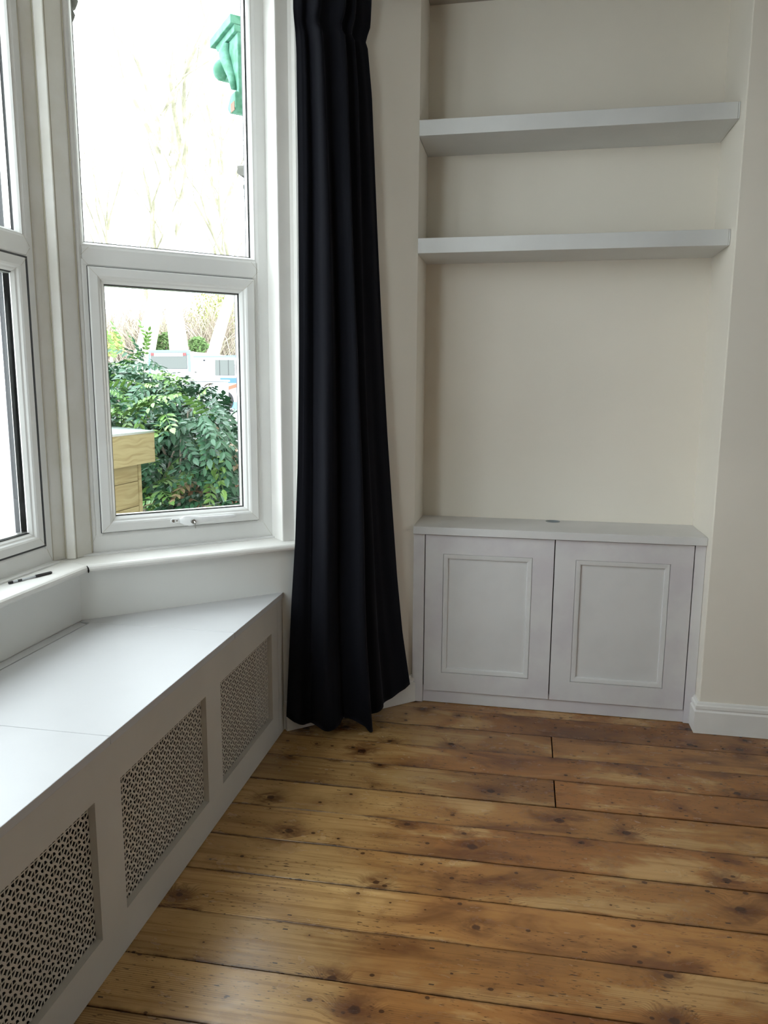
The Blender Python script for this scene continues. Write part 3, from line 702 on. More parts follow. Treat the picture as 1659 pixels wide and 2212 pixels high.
def hermite(u, col):
    for i in range(len(PROF)-1):
        if PROF[i][0] <= u <= PROF[i+1][0]:
            p = [PROF[min(len(PROF)-1, max(0, i+q))] for q in (-1, 0, 1, 2)]; h = p[2][0]-p[1][0]; t = (u-p[1][0])/h
            m0 = (p[2][col]-p[0][col])/max(1e-6, p[2][0]-p[0][0])*h; m1 = (p[3][col]-p[1][col])/max(1e-6, p[3][0]-p[1][0])*h
            return (2*t**3-3*t*t+1)*p[1][col]+(t**3-2*t*t+t)*m0+(-2*t**3+3*t*t)*p[2][col]+(t**3-t*t)*m1
    return PROF[-1][col]
def cur_off(u, z):
    t = 1-min(1, max(0, z/2.8)); tt = t**1.3
    uu = min(1, max(0, u - 0.025*t*math.sin(math.pi*u)*(1 if u < 0.4 else -0.6)))
    return hermite(uu, 1)*(1-tt)+hermite(uu, 2)*tt + 0.0025*math.sin(u*41+z*1.7) + 0.002*math.sin(u*23-z*2.9)
def hem(u):
    return 0.030 + 0.045*max(0, (0.12-u)/0.12)**1.5 + 0.072*max(0, (u-0.60)/0.40)**1.0 - 0.024*math.exp(-((u-0.525)/0.042)**6) + 0.012*math.exp(-((u-0.41)/0.05)**2)
NU, NZ = 170, 110; ZT = 2.865
b = MB(); back = []
for j in range(NZ+1):
    for i in range(NU+1):
        u = i/NU; zb_ = hem(u); z = zb_ + (ZT-zb_)*(j/NZ)
        s_ = lerp(LEFT, z) + (lerp(RIGHT, z)-lerp(LEFT, z))*u
        s_ += 0.004*math.sin(z*3+u*9)*(1 if 0.05 < u < 0.95 else 0)
        o_ = cur_off(u, z)
        if z > 2.68: o_ = o_*(1-0.25*math.exp(-((z-2.70)/0.03)**2))
        b.v.append(W(s_, z, max(0.036, o_)))
for j in range(NZ):
    for i in range(NU):
        a = j*(NU+1)+i; b.f.append((a, a+1, a+NU+2, a+NU+1))
cl = b.build('cloth', M['curtain'], cur, smooth_=True)
md = cl.modifiers.new('solid', 'SOLIDIFY'); md.thickness = 0.0022; md.offset = 1
# rod above the picture edge, on two brackets
rod = empty('curtain_rod', W(0.1, 2.88, 0.075)); tag(rod, 'dark curtain rod above the window, just out of the frame', 'rod')
b = MB(); b.tube([W(-0.5, 2.885, 0.075), W(0.56, 2.885, 0.075)], 0.012, 14); b.build('pole', M['gasket'], rod, smooth_=True)
b = MB(); b.tube([W(0.45, 2.885, 0.0), W(0.45, 2.885, 0.075)], 0.008, 10); b.build('bracket', M['gasket'], rod)

# ------------------------------------------------------------------ pen on the sill
p0 = Vector((-1.568, 2.029, SILL+0.0045)); p1 = Vector((-1.522, 2.180, SILL+0.0045)); pd = (p1-p0).normalized()
pen = empty('pen', p0); tag(pen, 'clear ballpoint pen with black cap lying on the window sill', 'pen')
b = MB(); b.tube([p0+pd*0.012, p0+pd*0.095], 0.0038, 8)
mt, nt, bs = newmat('clear_pen_plastic'); bs.inputs['Base Color'].default_value = (0.72, 0.75, 0.78, 1); bs.inputs['Roughness'].default_value = 0.15
bs.inputs['Transmission Weight'].default_value = 0.35; b.build('barrel', mt, pen, smooth_=True)
b = MB(); b.tube([p0, p0+pd*0.013, p0+pd*0.0135], [0.0042, 0.0045, 0.0040], 10); b.build('end_plug', M['blackplastic'], pen)
b = MB(); b.tube([p1-pd*0.062, p1-pd*0.058, p1-pd*0.004, p1], [0.0046, 0.0052, 0.0048, 0.003], 12); b.build('cap', M['blackplastic'], pen, smooth_=True)
b = MB(); u_ = Vector((-pd.y, pd.x, 0)); b.box((0, 0, 0), (0.040, 0.003, 0.0016), lambda x, y, z: p1-pd*(0.062-0.0)+pd*x+u_*(0.0045+y)+Vector((0, 0, z))); b.build('clip', M['blackplastic'], pen)
b = MB(); b.tube([p0+pd*0.030, p0+pd*0.045], 0.0040, 8); b.build('printed_band', M['gasket'], pen)

# ================================================================== outside the window
def at(px, py, Y):
    """point at depth Y along the ray of a pixel (only used to measure where things stand)"""
    d = fw*F_PX + rt2*(px-829.5) - up2*(py-1106); t = Y/d.y
    return Vector((0, 0, 1.4)) + d*t
M['bark'] = paint('pale_bark', (0.74, 0.69, 0.56), 0.9, 0.12, 2, bumps=0.5, bscale=20)
M['twig'] = paint('straw_twig', (0.60, 0.56, 0.42), 0.9, 0.1, 3, bumps=0)
M['branch'] = paint('winter_branch', (0.36, 0.34, 0.24), 0.9, 0.2, 2, bumps=0)
M['twig2'] = paint('brown_twig', (0.44, 0.37, 0.31), 0.9, 0.1, 3, bumps=0)
M['lime'] = paint('lime_leaf', (0.42, 0.45, 0.16), 0.7, 0.15, 3, bumps=0)
M['asphalt'] = paint('pale_tarmac', (0.36, 0.36, 0.37), 0.9, 0.05, 3, bumps=0.3, bscale=60)
M['soil'] = paint('garden_soil', (0.06, 0.045, 0.03), 0.95, 0.2, 4, bumps=0.5, bscale=30)
M['vanwhite'] = plain('white_van_paint', (0.80, 0.82, 0.84), 0.25)
M['vanblue'] = plain('light_blue_van_paint', (0.16, 0.42, 0.66), 0.3)
M['deepblue'] = plain('deep_blue_stripe', (0.05, 0.14, 0.50), 0.35)
M['orange'] = plain('orange_stripe', (0.50, 0.10, 0.05), 0.35)
M['red'] = plain('red_lamp_plastic', (0.65, 0.05, 0.05), 0.3)
M['vanglass'] = plain('dark_tinted_glass', (0.10, 0.11, 0.10), 0.08)
M['tyre'] = plain('tyre_rubber', (0.02, 0.02, 0.02), 0.7)
M['corbel'] = paint('flaking_green_corbel', (0.055, 0.22, 0.13), 0.6, 0.06, 22, tint=(0.13, 0.34, 0.25), bumps=0.4, bscale=60)
M['chip'] = paint('bare_red_primer', (0.36, 0.18, 0.13), 0.8, 0.1, 20)
M['stonegrey'] = paint('weathered_grey_stone', (0.13, 0.125, 0.11), 0.85, 0.12, 15, bumps=0.5, bscale=50)
M['brick'] = paint('old_red_brick', (0.30, 0.12, 0.08), 0.9, 0.15, 10, tint=(0.20, 0.10, 0.08), bumps=0.6, bscale=80)
M['mortar'] = paint('mortar', (0.22, 0.20, 0.18), 0.95, 0.05)
M['felt'] = paint('green_mineral_felt', (0.26, 0.33, 0.30), 0.95, 0.15, 60, bumps=0.8, bscale=300)
M['render'] = paint('pale_outside_render', (0.60, 0.58, 0.53), 0.9, 0.05, 2)
M['pot'] = plain('grey_plastic_pot', (0.14, 0.15, 0.17), 0.5)
M['cabinet'] = plain('pale_grey_enamel', (0.42, 0.46, 0.46), 0.5)

def timber(name, base, dark):
    mt, nt, b = newmat(name); tc = nd(nt, 'ShaderNodeTexCoord'); oi = nd(nt, 'ShaderNodeObjectInfo')
    ad = nd(nt, 'ShaderNodeVectorMath', operation='ADD'); lk(nt, tc.outputs['Object'], ad.inputs[0])
    cb = nd(nt, 'ShaderNodeCombineXYZ'); lk(nt, math_(nt, 'MULTIPLY', oi.outputs['Random'], 9.0), cb.inputs[2]); lk(nt, cb.outputs[0], ad.inputs[1])
    p = ad.outputs[0]
    vo = nd(nt, 'ShaderNodeTexVoronoi'); vo.inputs['Scale'].default_value = 1; lk(nt, vscale(nt, p, (5, 5, 9)), vo.inputs['Vector'])
    kn = smooth(nt, vo.outputs['Distance'], 0.13, 0.07); ha = smooth(nt, vo.outputs['Distance'], 0.5, 0.1)
    gv = nd(nt, 'ShaderNodeVectorMath', operation='ADD'); lk(nt, vscale(nt, p, (2, 2, 45)), gv.inputs[0])
    cc = nd(nt, 'ShaderNodeCombineXYZ'); lk(nt, math_(nt, 'MULTIPLY', ha, 0.9), cc.inputs[2]); lk(nt, cc.outputs[0], gv.inputs[1])
    n1 = noise(nt, gv.outputs[0], 1.2, 4, 0.6)
    c = mixc(nt, smooth(nt, n1, 0.4, 0.7), base, dark)
    c = mixc(nt, math_(nt, 'MULTIPLY', kn, 0.7), c, (0.16, 0.08, 0.04))
    c = mixc(nt, math_(nt, 'MULTIPLY', smooth(nt, noise(nt, p, 5, 3), 0.5, 0.75), 0.35), c, (0.30, 0.22, 0.11))
    lk(nt, c, b.inputs['Base Color']); b.inputs['Roughness'].default_value = 0.8; b.inputs['Specular IOR Level'].default_value = 0.2
    return mt
M['timber'] = timber('treated_pine', (0.34, 0.285, 0.15), (0.25, 0.195, 0.095))

# ground: sunken front garden, raised street
b = MB(); b.box((-9, -6, -0.45), (-1.0, 7.05, -0.35)); o = b.build('ground', M['soil']); S(o)
b = MB(); b.box((-9, -6, -0.35), (-1.9, 3.3, -0.335)); b.box((-9, 3.3, -0.35), (-4.75, 7.04, -0.335)); S(b.build('paving', paint('pale_concrete', (0.62, 0.62, 0.60), 0.9, 0.04)))
b = MB(); b.box((-60, 7.05, -0.45), (10, 75, 0.60)); b.box((-60, -20, -0.45), (-9, 7.05, 0.60)); S(b.build('street', M['asphalt']))

# corbels: bracket profile in (n outward, z), extruded along s
def corbel(name, at_s, w, off, zt_, sc, label, mat, cat='bracket', mir=1):
    root = empty(name, W(at_s, zt_, off)); tag(root, label, cat)
    def fn(n, z, s): return W(at_s + s*w*sc, zt_ + z*sc, off - n*sc)
    def ex(outl, s0, s1, nm, mt, bev=0.0, par=root, sm=False):
        q = MB(); q.loft([[fn(n, z, s0) for n, z in outl], [fn(n, z, s1) for n, z in outl]]); return q.build(nm, mt, par, bevel=bev, smooth_=sm)
    ex([(0.002, 0), (0.27, 0), (0.275, -0.005), (0.275, -0.033), (0.262, -0.035), (0.002, -0.035)], -0.12, 1.1, 'abacus', mat, 0.003)
    ex([(0.002, -0.035), (0.245, -0.035), (0.238, -0.050), (0.225, -0.062), (0.002, -0.062)], 0.0, 1.0, 'neck_moulding', mat, 0.003)
    sc_ = []
    for k in range(22):
        a = math.radians(100 - k*200/21); sc_.append((0.165+0.088*math.cos(a), -0.125+0.068*math.sin(a)))
    prof = [(0.002, -0.062), (0.20, -0.062)] + [p for p in sc_ if p[1] < -0.070 or p[0] > 0.2] + [(0.085, -0.205), (0.050, -0.250), (0.035, -0.300), (0.002, -0.300)]
    ex(prof, 0.10, 0.90, 'scroll_body', mat, 0.004)
    # carved leaf on the side, rising over the scroll
    for sgn, s0 in ((-1, 0.06), (1, 0.94)):
        q = MB(); ring = []
        path = [(0.12, -0.065, 0.020), (0.15, -0.085, 0.040), (0.13, -0.13, 0.046), (0.10, -0.17, 0.036), (0.065, -0.215, 0.026), (0.040, -0.27, 0.016)]
        for n, z, r in path:
            ring.append([fn(n+r*math.cos(t), z+0.25*r*math.cos(t), s0+(0.05+3.2*r)*math.sin(t)) for t in [2*math.pi*k/12 for k in range(12)]])
        q.loft(ring); q.build('carved_leaf', mat, root, smooth_=True)
        q = MB(); rr = []
        for k in range(9):
            t = k/8; rr.append(fn(0.175+0.040*math.cos(5.5*t+0.6)*(1-t*0.6), -0.135+0.034*math.sin(5.5*t+0.6)*(1-t*0.6), s0+sgn*0.02))
        q.tube(rr, 0.006*sc, 6); q.build('volute', mat, root, smooth_=True)
        q = MB(); rr = []
        for j in range(8):
            a = -math.pi/2+math.pi*j/7; rr.append([fn(0.178+0.052*math.cos(a)*math.cos(t), -0.150+0.042*math.cos(a)*math.sin(t), s0-0.02+0.30*math.sin(a)) for t in [2*math.pi*k/14 for k in range(14)]])
        q.loft(rr); q.build('fruit_boss', mat, root, smooth_=True)
    ex([(0.002, -0.285), (0.060, -0.285), (0.098, -0.318), (0.100, -0.335), (0.078, -0.352), (0.040, -0.358), (0.002, -0.350)], -0.02, 1.02, 'foot', mat, 0.006)
    q = MB(); q.box((0.012, -0.356, -0.03), (0.055, -0.322, -0.018), lambda n, z, s: fn(n, z, s)); q.build('bare_patch', M['chip'], root)
    return root
corbel('corbel', -0.0, 0.13, -0.425, 2.885, 1.0, 'flaking green carved corbel bracket outside the upper window pane', M['corbel'])
b = MB()
b.prism([plan(0.046, -0.421), plan(0.046, -0.4245), plan(0.13, -0.4245), (-1.30, 3.9), (-1.2, 3.9)], -0.35, CEIL+0.8)
S(b.build('wall_outside', M['render']))
# lumpy carved capital at the top of the outer corner post
cap = empty('capital', W(-0.69, 2.60, -0.20)); tag(cap, 'dark weathered carved capital outside the corner post, top left of the side window', 'capital')
for k, (z, r) in enumerate(((2.655, 0.050), (2.700, 0.062), (2.755, 0.055), (2.81, 0.075))):
    q = MB(); cc = W(-0.688, z, -0.235); rings = []
    for j in range(7):
        a = -math.pi/2+math.pi*j/6; rings.append([cc+Vector((r*math.cos(a)*math.cos(t), r*math.cos(a)*math.sin(t), r*0.6*math.sin(a))) for t in [2*math.pi*i/14 for i in range(14)]])
    q.loft(rings); q.build('carved_ring', M['stonegrey'], cap, smooth_=True)

# neighbour's bay with a second, smaller-looking corbel
b = MB(); b.box((-2.35, 7.3, -0.3), (-1.0, 9.5, 6)); b.box((-1.3, 3.9, -0.35), (-1.0, 9.5, 6)); S(b.build('wall_neighbour', M['render']))
cq = at(525, 362, 6.9)
r2 = empty('corbel', cq); tag(r2, 'small grey carved corbel on the neighbouring bay, at the pane edge', 'bracket')
def cf(n, z, s): return cq + Vector((-n, s, z))
def cex(outl, s0, s1, nm, mt, bev=0.003):
    q = MB(); q.loft([[cf(n, z, s0) for n, z in outl], [cf(n, z, s1) for n, z in outl]]); return q.build(nm, mt, r2, bevel=bev)
cex([(-0.3, 0.02), (0.055, 0.02), (0.06, -0.045), (0.02, -0.07), (-0.3, -0.07)], 0, 0.4, 'abacus', M['stonegrey'])
cex([(-0.3, -0.07), (0.0, -0.07), (-0.02, -0.11), (0.02, -0.14), (0.022, -0.17), (-0.01, -0.20), (0.016, -0.235), (0.01, -0.27), (-0.03, -0.30), (-0.3, -0.30)], 0.04, 0.36, 'scroll_body', M['stonegrey'])

# timber bin store: fascia board, cladding boards, corner post, felt roof
C0 = at(333, 932, 4.41); C0z = C0.z
dA = Vector((0, -1, 0)); dA = Vector((-0.03, -1, 0)).normalized(); dB = Vector((-0.788, 0.616, 0))
bs = empty('bin_store', (C0.x, C0.y, -0.35)); tag(bs, 'pale timber garden bin store with felt roof outside the lower pane', 'store')
def slab(d0, d1, e0, e1, z0, z1, nm, mt, par=bs, bev=0.002):
    """d along the visible face from the corner, e into the store"""
    n_ = Vector((-1, 0.03, 0)).normalized()
    q = MB(); q.box((d0, e0, z0), (d1, e1, z1), lambda d, e, z: Vector((C0.x, C0.y, 0)) + dA*d + n_*e + Vector((0, 0, z))); return q.build(nm, mt, par, bevel=bev)
slab(0, 0.60, 0, 0.022, C0z-0.190, C0z-0.004, 'fascia_board', M['timber'])
q = MB(); 
pc = [Vector((C0.x, C0.y, 0)), Vector((C0.x, C0.y, 0))+dA*0.60, Vector((-2.95, 4.45, 0)), Vector((-2.98, 4.90, 0)), Vector((C0.x, C0.y, 0))+dB*0.84]
q.prism([(p.x, p.y) for p in pc], C0z-0.004, C0z+0.006); q.build('felt_roof', M['felt'], bs)
q = MB(); q.box((-0.002, -0.003, C0z-0.006), (0.60, 0.004, C0z+0.004), lambda d, e, z: Vector((C0.x, C0.y, 0))+dA*d+Vector((-1, 0.03, 0)).normalized()*e+Vector((0, 0, z))); q.build('metal_drip_edge', M['steel'], bs)
q = MB(); q.box((0.0, 0.0, C0z-0.185), (0.84, 0.022, C0z-0.006), lambda d, e, z: Vector((C0.x, C0.y, 0))+dB*d+Vector((-0.616, -0.788, 0))*e+Vector((0, 0, z))); q.build('fascia_board', M['timber'], bs, bevel=0.002)
IN = 0.105
slab(IN, IN+0.030, 0.040, 0.085, -0.35, C0z-0.16, 'corner_post', M['timber'])
zz = C0z-0.145; k = 0
while zz > -0.33:
    h = 0.155; slab(IN+0.031, 0.57, 0.048, 0.068, max(-0.345, zz-h+0.003), zz, 'cladding_board', M['timber']); zz -= h; k += 1
slab(IN+0.02, 0.56, 0.10, 0.34, -0.34, C0z-0.02, 'inner_body', M['timber'], bev=0)

# brick garden wall with stone coping at the back of the garden
gw = empty('garden_wall', (-2.4, 7.0, -0.35)); tag(gw, 'low old brick garden wall with stone coping behind the shrub', 'wall')
b = MB(); b.box((-4.6, 6.93, -0.35), (-2.36, 7.04, 0.60)); b.build('mortar_core', M['mortar'], gw)
rb = random.Random(8)
bme = MB().box((0, 0, 0), (0.213, 0.03, 0.063)).build('brick', M['brick'], gw, bevel=0.004)
bme.location = Vector((-4.6, 6.905, -0.34))-ORI[gw]; bme.data.transform(Matrix.Translation(ORI[gw]))
for r in range(12):
    for c in range(10):
        if r == 0 and c == 0: continue
        x = -4.6 + c*0.224 + (0.112 if r % 2 else 0)
        if x > -2.5: continue
        o = copy_obj(bme, gw); o.location = Vector((x, 6.905+rb.uniform(-0.004, 0.004), -0.34+r*0.0765))-ORI[gw]
for k in range(5):
    q = MB(); x = -4.62+k*0.455; q.box((x, 6.86, 0.585), (x+0.447, 7.10, 0.655)); q.build('coping_stone', M['stonegrey'], gw, bevel=0.01)

# grey tapered planter and pale street cabinet
pp = at(472, 958, 8.2); pp.z = 0.60
pt_ = empty('plant_pot', pp); tag(pt_, 'dark grey tapered pot on the pavement beyond the shrub', 'pot')
q = MB(); rr = []
for r_, z in ((0.10, 0.0), (0.135, 0.24), (0.15, 0.24), (0.15, 0.27), (0.135, 0.27), (0.12, 0.22), (0.001, 0.22)):
    rr.append([pp+Vector((r_*math.cos(t), r_*math.sin(t), z)) for t in [2*math.pi*i/20 for i in range(20)]])
q.loft(rr); q.build('body', M['pot'], pt_, smooth_=False)
c1 = at(402, 820, 12); c3_ = at(476, 822, 12)
sb_ = empty('street_cabinet', (c1.x, 12, 0.60)); tag(sb_, 'pale grey street cabinet standing in front of the parked vans', 'cabinet')
q = MB(); q.box((c1.x, 12, 0.60), (c3_.x, 12.35, c1.z-0.03)); q.build('body', M['cabinet'], sb_, bevel=0.01)
q = MB(); q.box((c1.x-0.02, 11.98, c1.z-0.03), (c3_.x+0.02, 12.37, c1.z)); q.build('lid', M['cabinet'], sb_, bevel=0.006)

# ---- parked minibuses
GZ = 0.60
def quadbox(root, nm, mt, X0, X1, Y0, Y1, Z0, Z1, bev=0.0):
    q = MB(); q.box((X0, Y0, Z0), (X1, Y1, Z1)); return q.build(nm, mt, root, bevel=bev, seg=3)
YA = 29.0
a0 = at(318, 757, YA); a1 = at(413, 757, YA); XA0, XA1 = a0.x, a1.x; ZA = a0.z
va = empty('minibus', ((XA0+XA1)/2, YA, GZ)); tag(va, 'white and light blue minibus seen from behind beyond the shrub', 'van')
q = MB()
def vsec(y, inset):
    w0, w1 = XA0-0.06, XA1+0.06
    return [Vector(p) for p in ((w0, y, GZ+0.35), (w1, y, GZ+0.35), (w1+0.02, y, GZ+1.35), (XA1-0.02-inset, y, ZA-0.25), (XA1-0.22-inset, y, ZA-0.02), (XA0+0.22+inset, y, ZA-0.02), (XA0+0.02+inset, y, ZA-0.25), (w0-0.02, y, GZ+1.35))]
q.loft([vsec(YA, 0.03), vsec(YA+0.10, 0.0), vsec(YA+5.5, 0.0)]); q.build('body', M['vanwhite'], va, bevel=0.05)
def px_box(px0, py0, px1, py1, Y, d, nm, mt, root, bev=0.0):
    A = at(px0, py0, Y); B = at(px1, py1, Y); return quadbox(root, nm, mt, A.x, B.x, Y-d, Y+0.02, B.z, A.z, bev)
px_box(322, 756.5, 411, 766, YA, 0.03, 'roof_band', M['vanblue'], va, 0.01)
px_box(320, 766, 326, 806, YA, 0.025, 'corner_pillar', M['vanblue'], va, 0.01); px_box(405.5, 766, 413, 803, YA, 0.025, 'corner_pillar', M['vanblue'], va, 0.01)
wnd = px_box(326, 761, 405, 797, YA, 0.045, 'rear_window', M['vanglass'], va, 0.02)
px_box(334, 763, 396, 770, YA, 0.065, 'header_panel', M['vanwhite'], va, 0.01)
px_box(327, 763, 333, 768, YA, 0.07, 'lamp', M['red'], va); px_box(397, 763, 403, 768, YA, 0.07, 'lamp', M['red'], va)
px_box(330, 885, 405, 892, YA, 0.12, 'bumper', M['tyre'], va, 0.02)
for xx in (XA0+0.12, XA1-0.32):
    for yy in (YA+0.9, YA+4.4):
        q = MB(); q.tube([Vector((xx, yy, GZ+0.34)), Vector((xx+0.22, yy, GZ+0.34))], 0.34, 20); q.build('wheel', M['tyre'], va)
YB = 24.0
b0 = at(415, 766, YB); XB0 = b0.x; ZBt = at(415, 770, YB).z
vb = empty('minibus', (XB0+2.6, YB+1, GZ)); tag(vb, 'white minibus seen side on, with blue and orange stripes, at the pane edge', 'van')
q = MB()
def vs2(x, dz=0.0, ins=0.0):
    return [Vector(p) for p in ((x, YB+ins, GZ+0.30), (x, YB-0.02+ins, GZ+1.0), (x, YB+0.10+ins, ZBt-0.22-dz), (x, YB+0.35, ZBt-dz), (x, YB+1.7, ZBt-dz), (x, YB+1.95-ins, ZBt-0.22-dz), (x, YB+2.07-ins, GZ+1.0), (x, YB+2.05-ins, GZ+0.30))]
q.loft([vs2(XB0, 0.08, 0.08), vs2(XB0+0.2, 0, 0), vs2(XB0+5.0, 0, 0), vs2(XB0+5.8, 0.55, 0.1)]); q.build('body', M['vanwhite'], vb, bevel=0.04)
def side(px0, py0, px1, py1, d, nm, mt, bev=0.0): return px_box(px0, py0, px1, py1, YB, d, nm, mt, vb, bev)
side(417, 768, 540, 773, -0.0, 'roof_stripe', M['vanblue'], 0.0)
side(464, 777, 507, 811, 0.012, 'side_window', M['vanglass'], 0.01); side(511, 778, 545, 811, 0.012, 'side_window', M['vanglass'], 0.01)
for px in (474, 493): side(px, 777, px+1.5, 811, 0.02, 'window_bar', M['gasket'])
side(428, 776, 461, 880, 0.014, 'rear_door', M['vanwhite'], 0.01)
side(440, 777, 444, 780, 0.05, 'door_lamp', M['gasket']); side(421, 802, 424, 806, 0.03, 'badge', M['stonegrey'])
side(476, 816, 560, 828, 0.030, 'blue_stripe', M['deepblue'])
A = at(478, 841, YB); B_ = at(520, 832, YB)
q = MB(); q.add([Vector((A.x, YB-0.034, A.z-0.10)), Vector((B_.x, YB-0.034, B_.z-0.03)), Vector((B_.x, YB-0.034, B_.z+0.09)), Vector((A.x, YB-0.034, A.z+0.02)),
                 Vector((A.x, YB, A.z-0.10)), Vector((B_.x, YB, B_.z-0.03)), Vector((B_.x, YB, B_.z+0.09)), Vector((A.x, YB, A.z+0.02))], [(0, 1, 2, 3), (4, 7, 6, 5), (0, 4, 5, 1), (1, 5, 6, 2), (2, 6, 7, 3), (3, 7, 4, 0)])
q.build('orange_stripe', M['orange'], vb)
side(496, 868, 560, 884, 0.030, 'blue_skirt', M['vanblue'])
wc = at(482, 866, YB-0.05)
for xx in (wc.x, wc.x+3.4):
    q = MB(); q.tube([Vector((xx, YB-0.06, GZ+0.36)), Vector((xx, YB+0.2, GZ+0.36))], 0.36, 22); w_ = q.build('wheel', M['tyre'], vb)
    q = MB(); q.tube([Vector((xx, YB-0.075, GZ+0.36)), Vector((xx, YB-0.055, GZ+0.36))], 0.20, 16); q.build('hub', M['steel'], w_)

# ---- bare trees and scrub beyond
rt_ = random.Random(21)
def limb(q, p, d, r, L, depth, out, spread=0.5):
    n = 5; pts = [p.copy()]; rad = [r]
    for k in range(n):
        d = (d + Vector((rt_.uniform(-1, 1), rt_.uniform(-1, 1), rt_.uniform(-0.4, 0.7)))*0.13).normalized()
        p = p + d*L/n; pts.append(p.copy()); rad.append(r*(1-0.45*(k+1)/n))
    q.tube(pts, rad, 7 if depth > 2 else (5 if depth > 1 else 3))
    if depth <= 0: return
    for k in range(rt_.choice((2, 3, 3)) if depth > 1 else 4):
        a = pts[rt_.choice((2, 3, 4, 5))] if k else pts[-1]
        nd_ = (d + Vector((rt_.uniform(-1, 1), rt_.uniform(-0.6, 0.6), rt_.uniform(-0.25, 0.8)))*spread*1.5).normalized()
        limb(q, a, nd_, max(0.006, rad[-1]*0.8*rt_.uniform(0.45, 0.8)), L*rt_.uniform(0.55, 0.8), depth-1, out, spread)
def tree(px, Y, r, lean, H, lab, depth=5):
    base = at(px, 850, Y); base.z = GZ
    t = empty('tree', base); tag(t, lab, 'tree', 'bare trees beyond the vans')
    q = MB(); H *= 1.7; lean *= 1.7; top = base + Vector((lean, 0, H)); pts = [base + (top-base)*k/6 + Vector((rt_.uniform(-.1, .1), 0, 0)) for k in range(7)]
    q.tube(pts, [r*(1.25 if k == 0 else 1-0.13*k) for k in range(7)], 12); q.build('trunk', M['bark'], t, smooth_=True)
    q = MB()
    for k in range(7):
        s_ = pts[rt_.choice((2, 3, 4, 5))] if k > 1 else pts[6]
        limb(q, s_, Vector((lean/H*0.6+rt_.uniform(-0.6, 0.6), rt_.uniform(-0.3, 0.3), 1)).normalized(), r*0.24, H*0.36, depth-1, None)
    q.build('branches', M['branch'], t)
tree(288, 38, 0.62, 2.0, 7.0, 'leaning pale trunk tree behind the rear-facing minibus')
tree(392, 36, 0.55, -0.3, 8.0, 'upright pale trunk tree above the gap between the two minibuses')
tree(432, 40, 0.42, 2.6, 7.5, 'pale tree leaning right behind the side-on minibus')
tree(238, 44, 0.26, 0.3, 6.0, 'slender bare tree at the left edge of the lower pane')
tree(505, 46, 0.5, -0.3, 8.0, 'yellowish tree at the right edge of the lower pane')
tree(150, 42, 0.5, 0.5, 8.0, 'pale bare tree hidden mostly by the corner post')
def scrub(nm, lab, n, px0, px1, Y, h, mats, cat='shrubbery'):
    a = at(px0, 850, Y); c = at(px1, 850, Y); q = MB(); mi = []
    for k in range(n):
        x = rt_.uniform(a.x, c.x); y = Y+rt_.uniform(-2.5, 2.5); p = Vector((x, y, GZ+rt_.uniform(0, h*0.45))); d = Vector((rt_.uniform(-0.9, 0.9), rt_.uniform(-0.5, 0.5), 1)).normalized()
        L = rt_.uniform(0.35, 1.0)*h*0.8; pts = []
        for j in range(4):
            pts.append(p.copy()); p = p + d*L/3; d = (d+Vector((rt_.uniform(-0.6, 0.6), 0, rt_.uniform(-0.5, 0.15)))*0.8).normalized()
        f0 = len(q.f); q.tube(pts, rt_.uniform(0.009, 0.024), 3, False); mi += [rt_.randrange(len(mats))]*(len(q.f)-f0)
    o = q.build(nm, mats, None, loc=((a.x+c.x)/2, Y, GZ))
    for p, i in zip(o.data.polygons, mi): p.material_index = i
    tag(o, lab, cat, kind='stuff')
scrub('bramble_scrub', 'tangled pale winter scrub behind the parked vans', 5200, 215, 540, 43, 5.5, [M['twig'], M['twig2'], M['twig2']])
# loose evergreen patches
def leafball(px, py, Y, r, n, mat, lab):
    c = at(px, py, Y); q = MB(); rings = []
    for k in range(n):
        d = Vector((rt_.gauss(0, 1), rt_.gauss(0, 1), rt_.gauss(0, 1))).normalized()*r*rt_.uniform(0.5, 1); p = c+Vector((d.x, d.y*0.6, d.z*0.8))
        u1 = Vector((rt_.uniform(-1, 1), rt_.uniform(-1, 1), rt_.uniform(-1, 1))).normalized()*0.11; u2 = u1.orthogonal().normalized()*0.05
        q.add([p-u1, p+u2, p+u1, p-u2], [(0, 1, 2, 3)])
    t = empty('evergreen_shrub', (c.x, c.y, GZ)); q.build('foliage', mat, t)
    s_ = MB(); s_.tube([Vector((c.x, c.y, GZ)), c+Vector((0.05, 0, 0.1)), c+Vector((0.1, 0, r*0.6))], [0.08, 0.05, 0.02], 7); s_.build('stem', M['twig2'], t); tag(t, lab, 'shrub')
M['evergreen'] = paint('distant_evergreen', (0.13, 0.22, 0.07), 0.8, 0.2, 3, bumps=0)
leafball(358, 742, 39, 0.75, 700, M['evergreen'], 'small round dark green shrub between the pale trunks')
leafball(428, 745, 37, 0.55, 400, M['evergreen'], 'little green shrub just above the side-on minibus')
leafball(492, 690, 44, 2.6, 2600, M['lime'], 'tall yellow-green ivy shrub at the right of the lower pane')
leafball(237, 742, 30, 0.7, 400, M['lime'], 'bright green shrub at the far left of the lower pane')

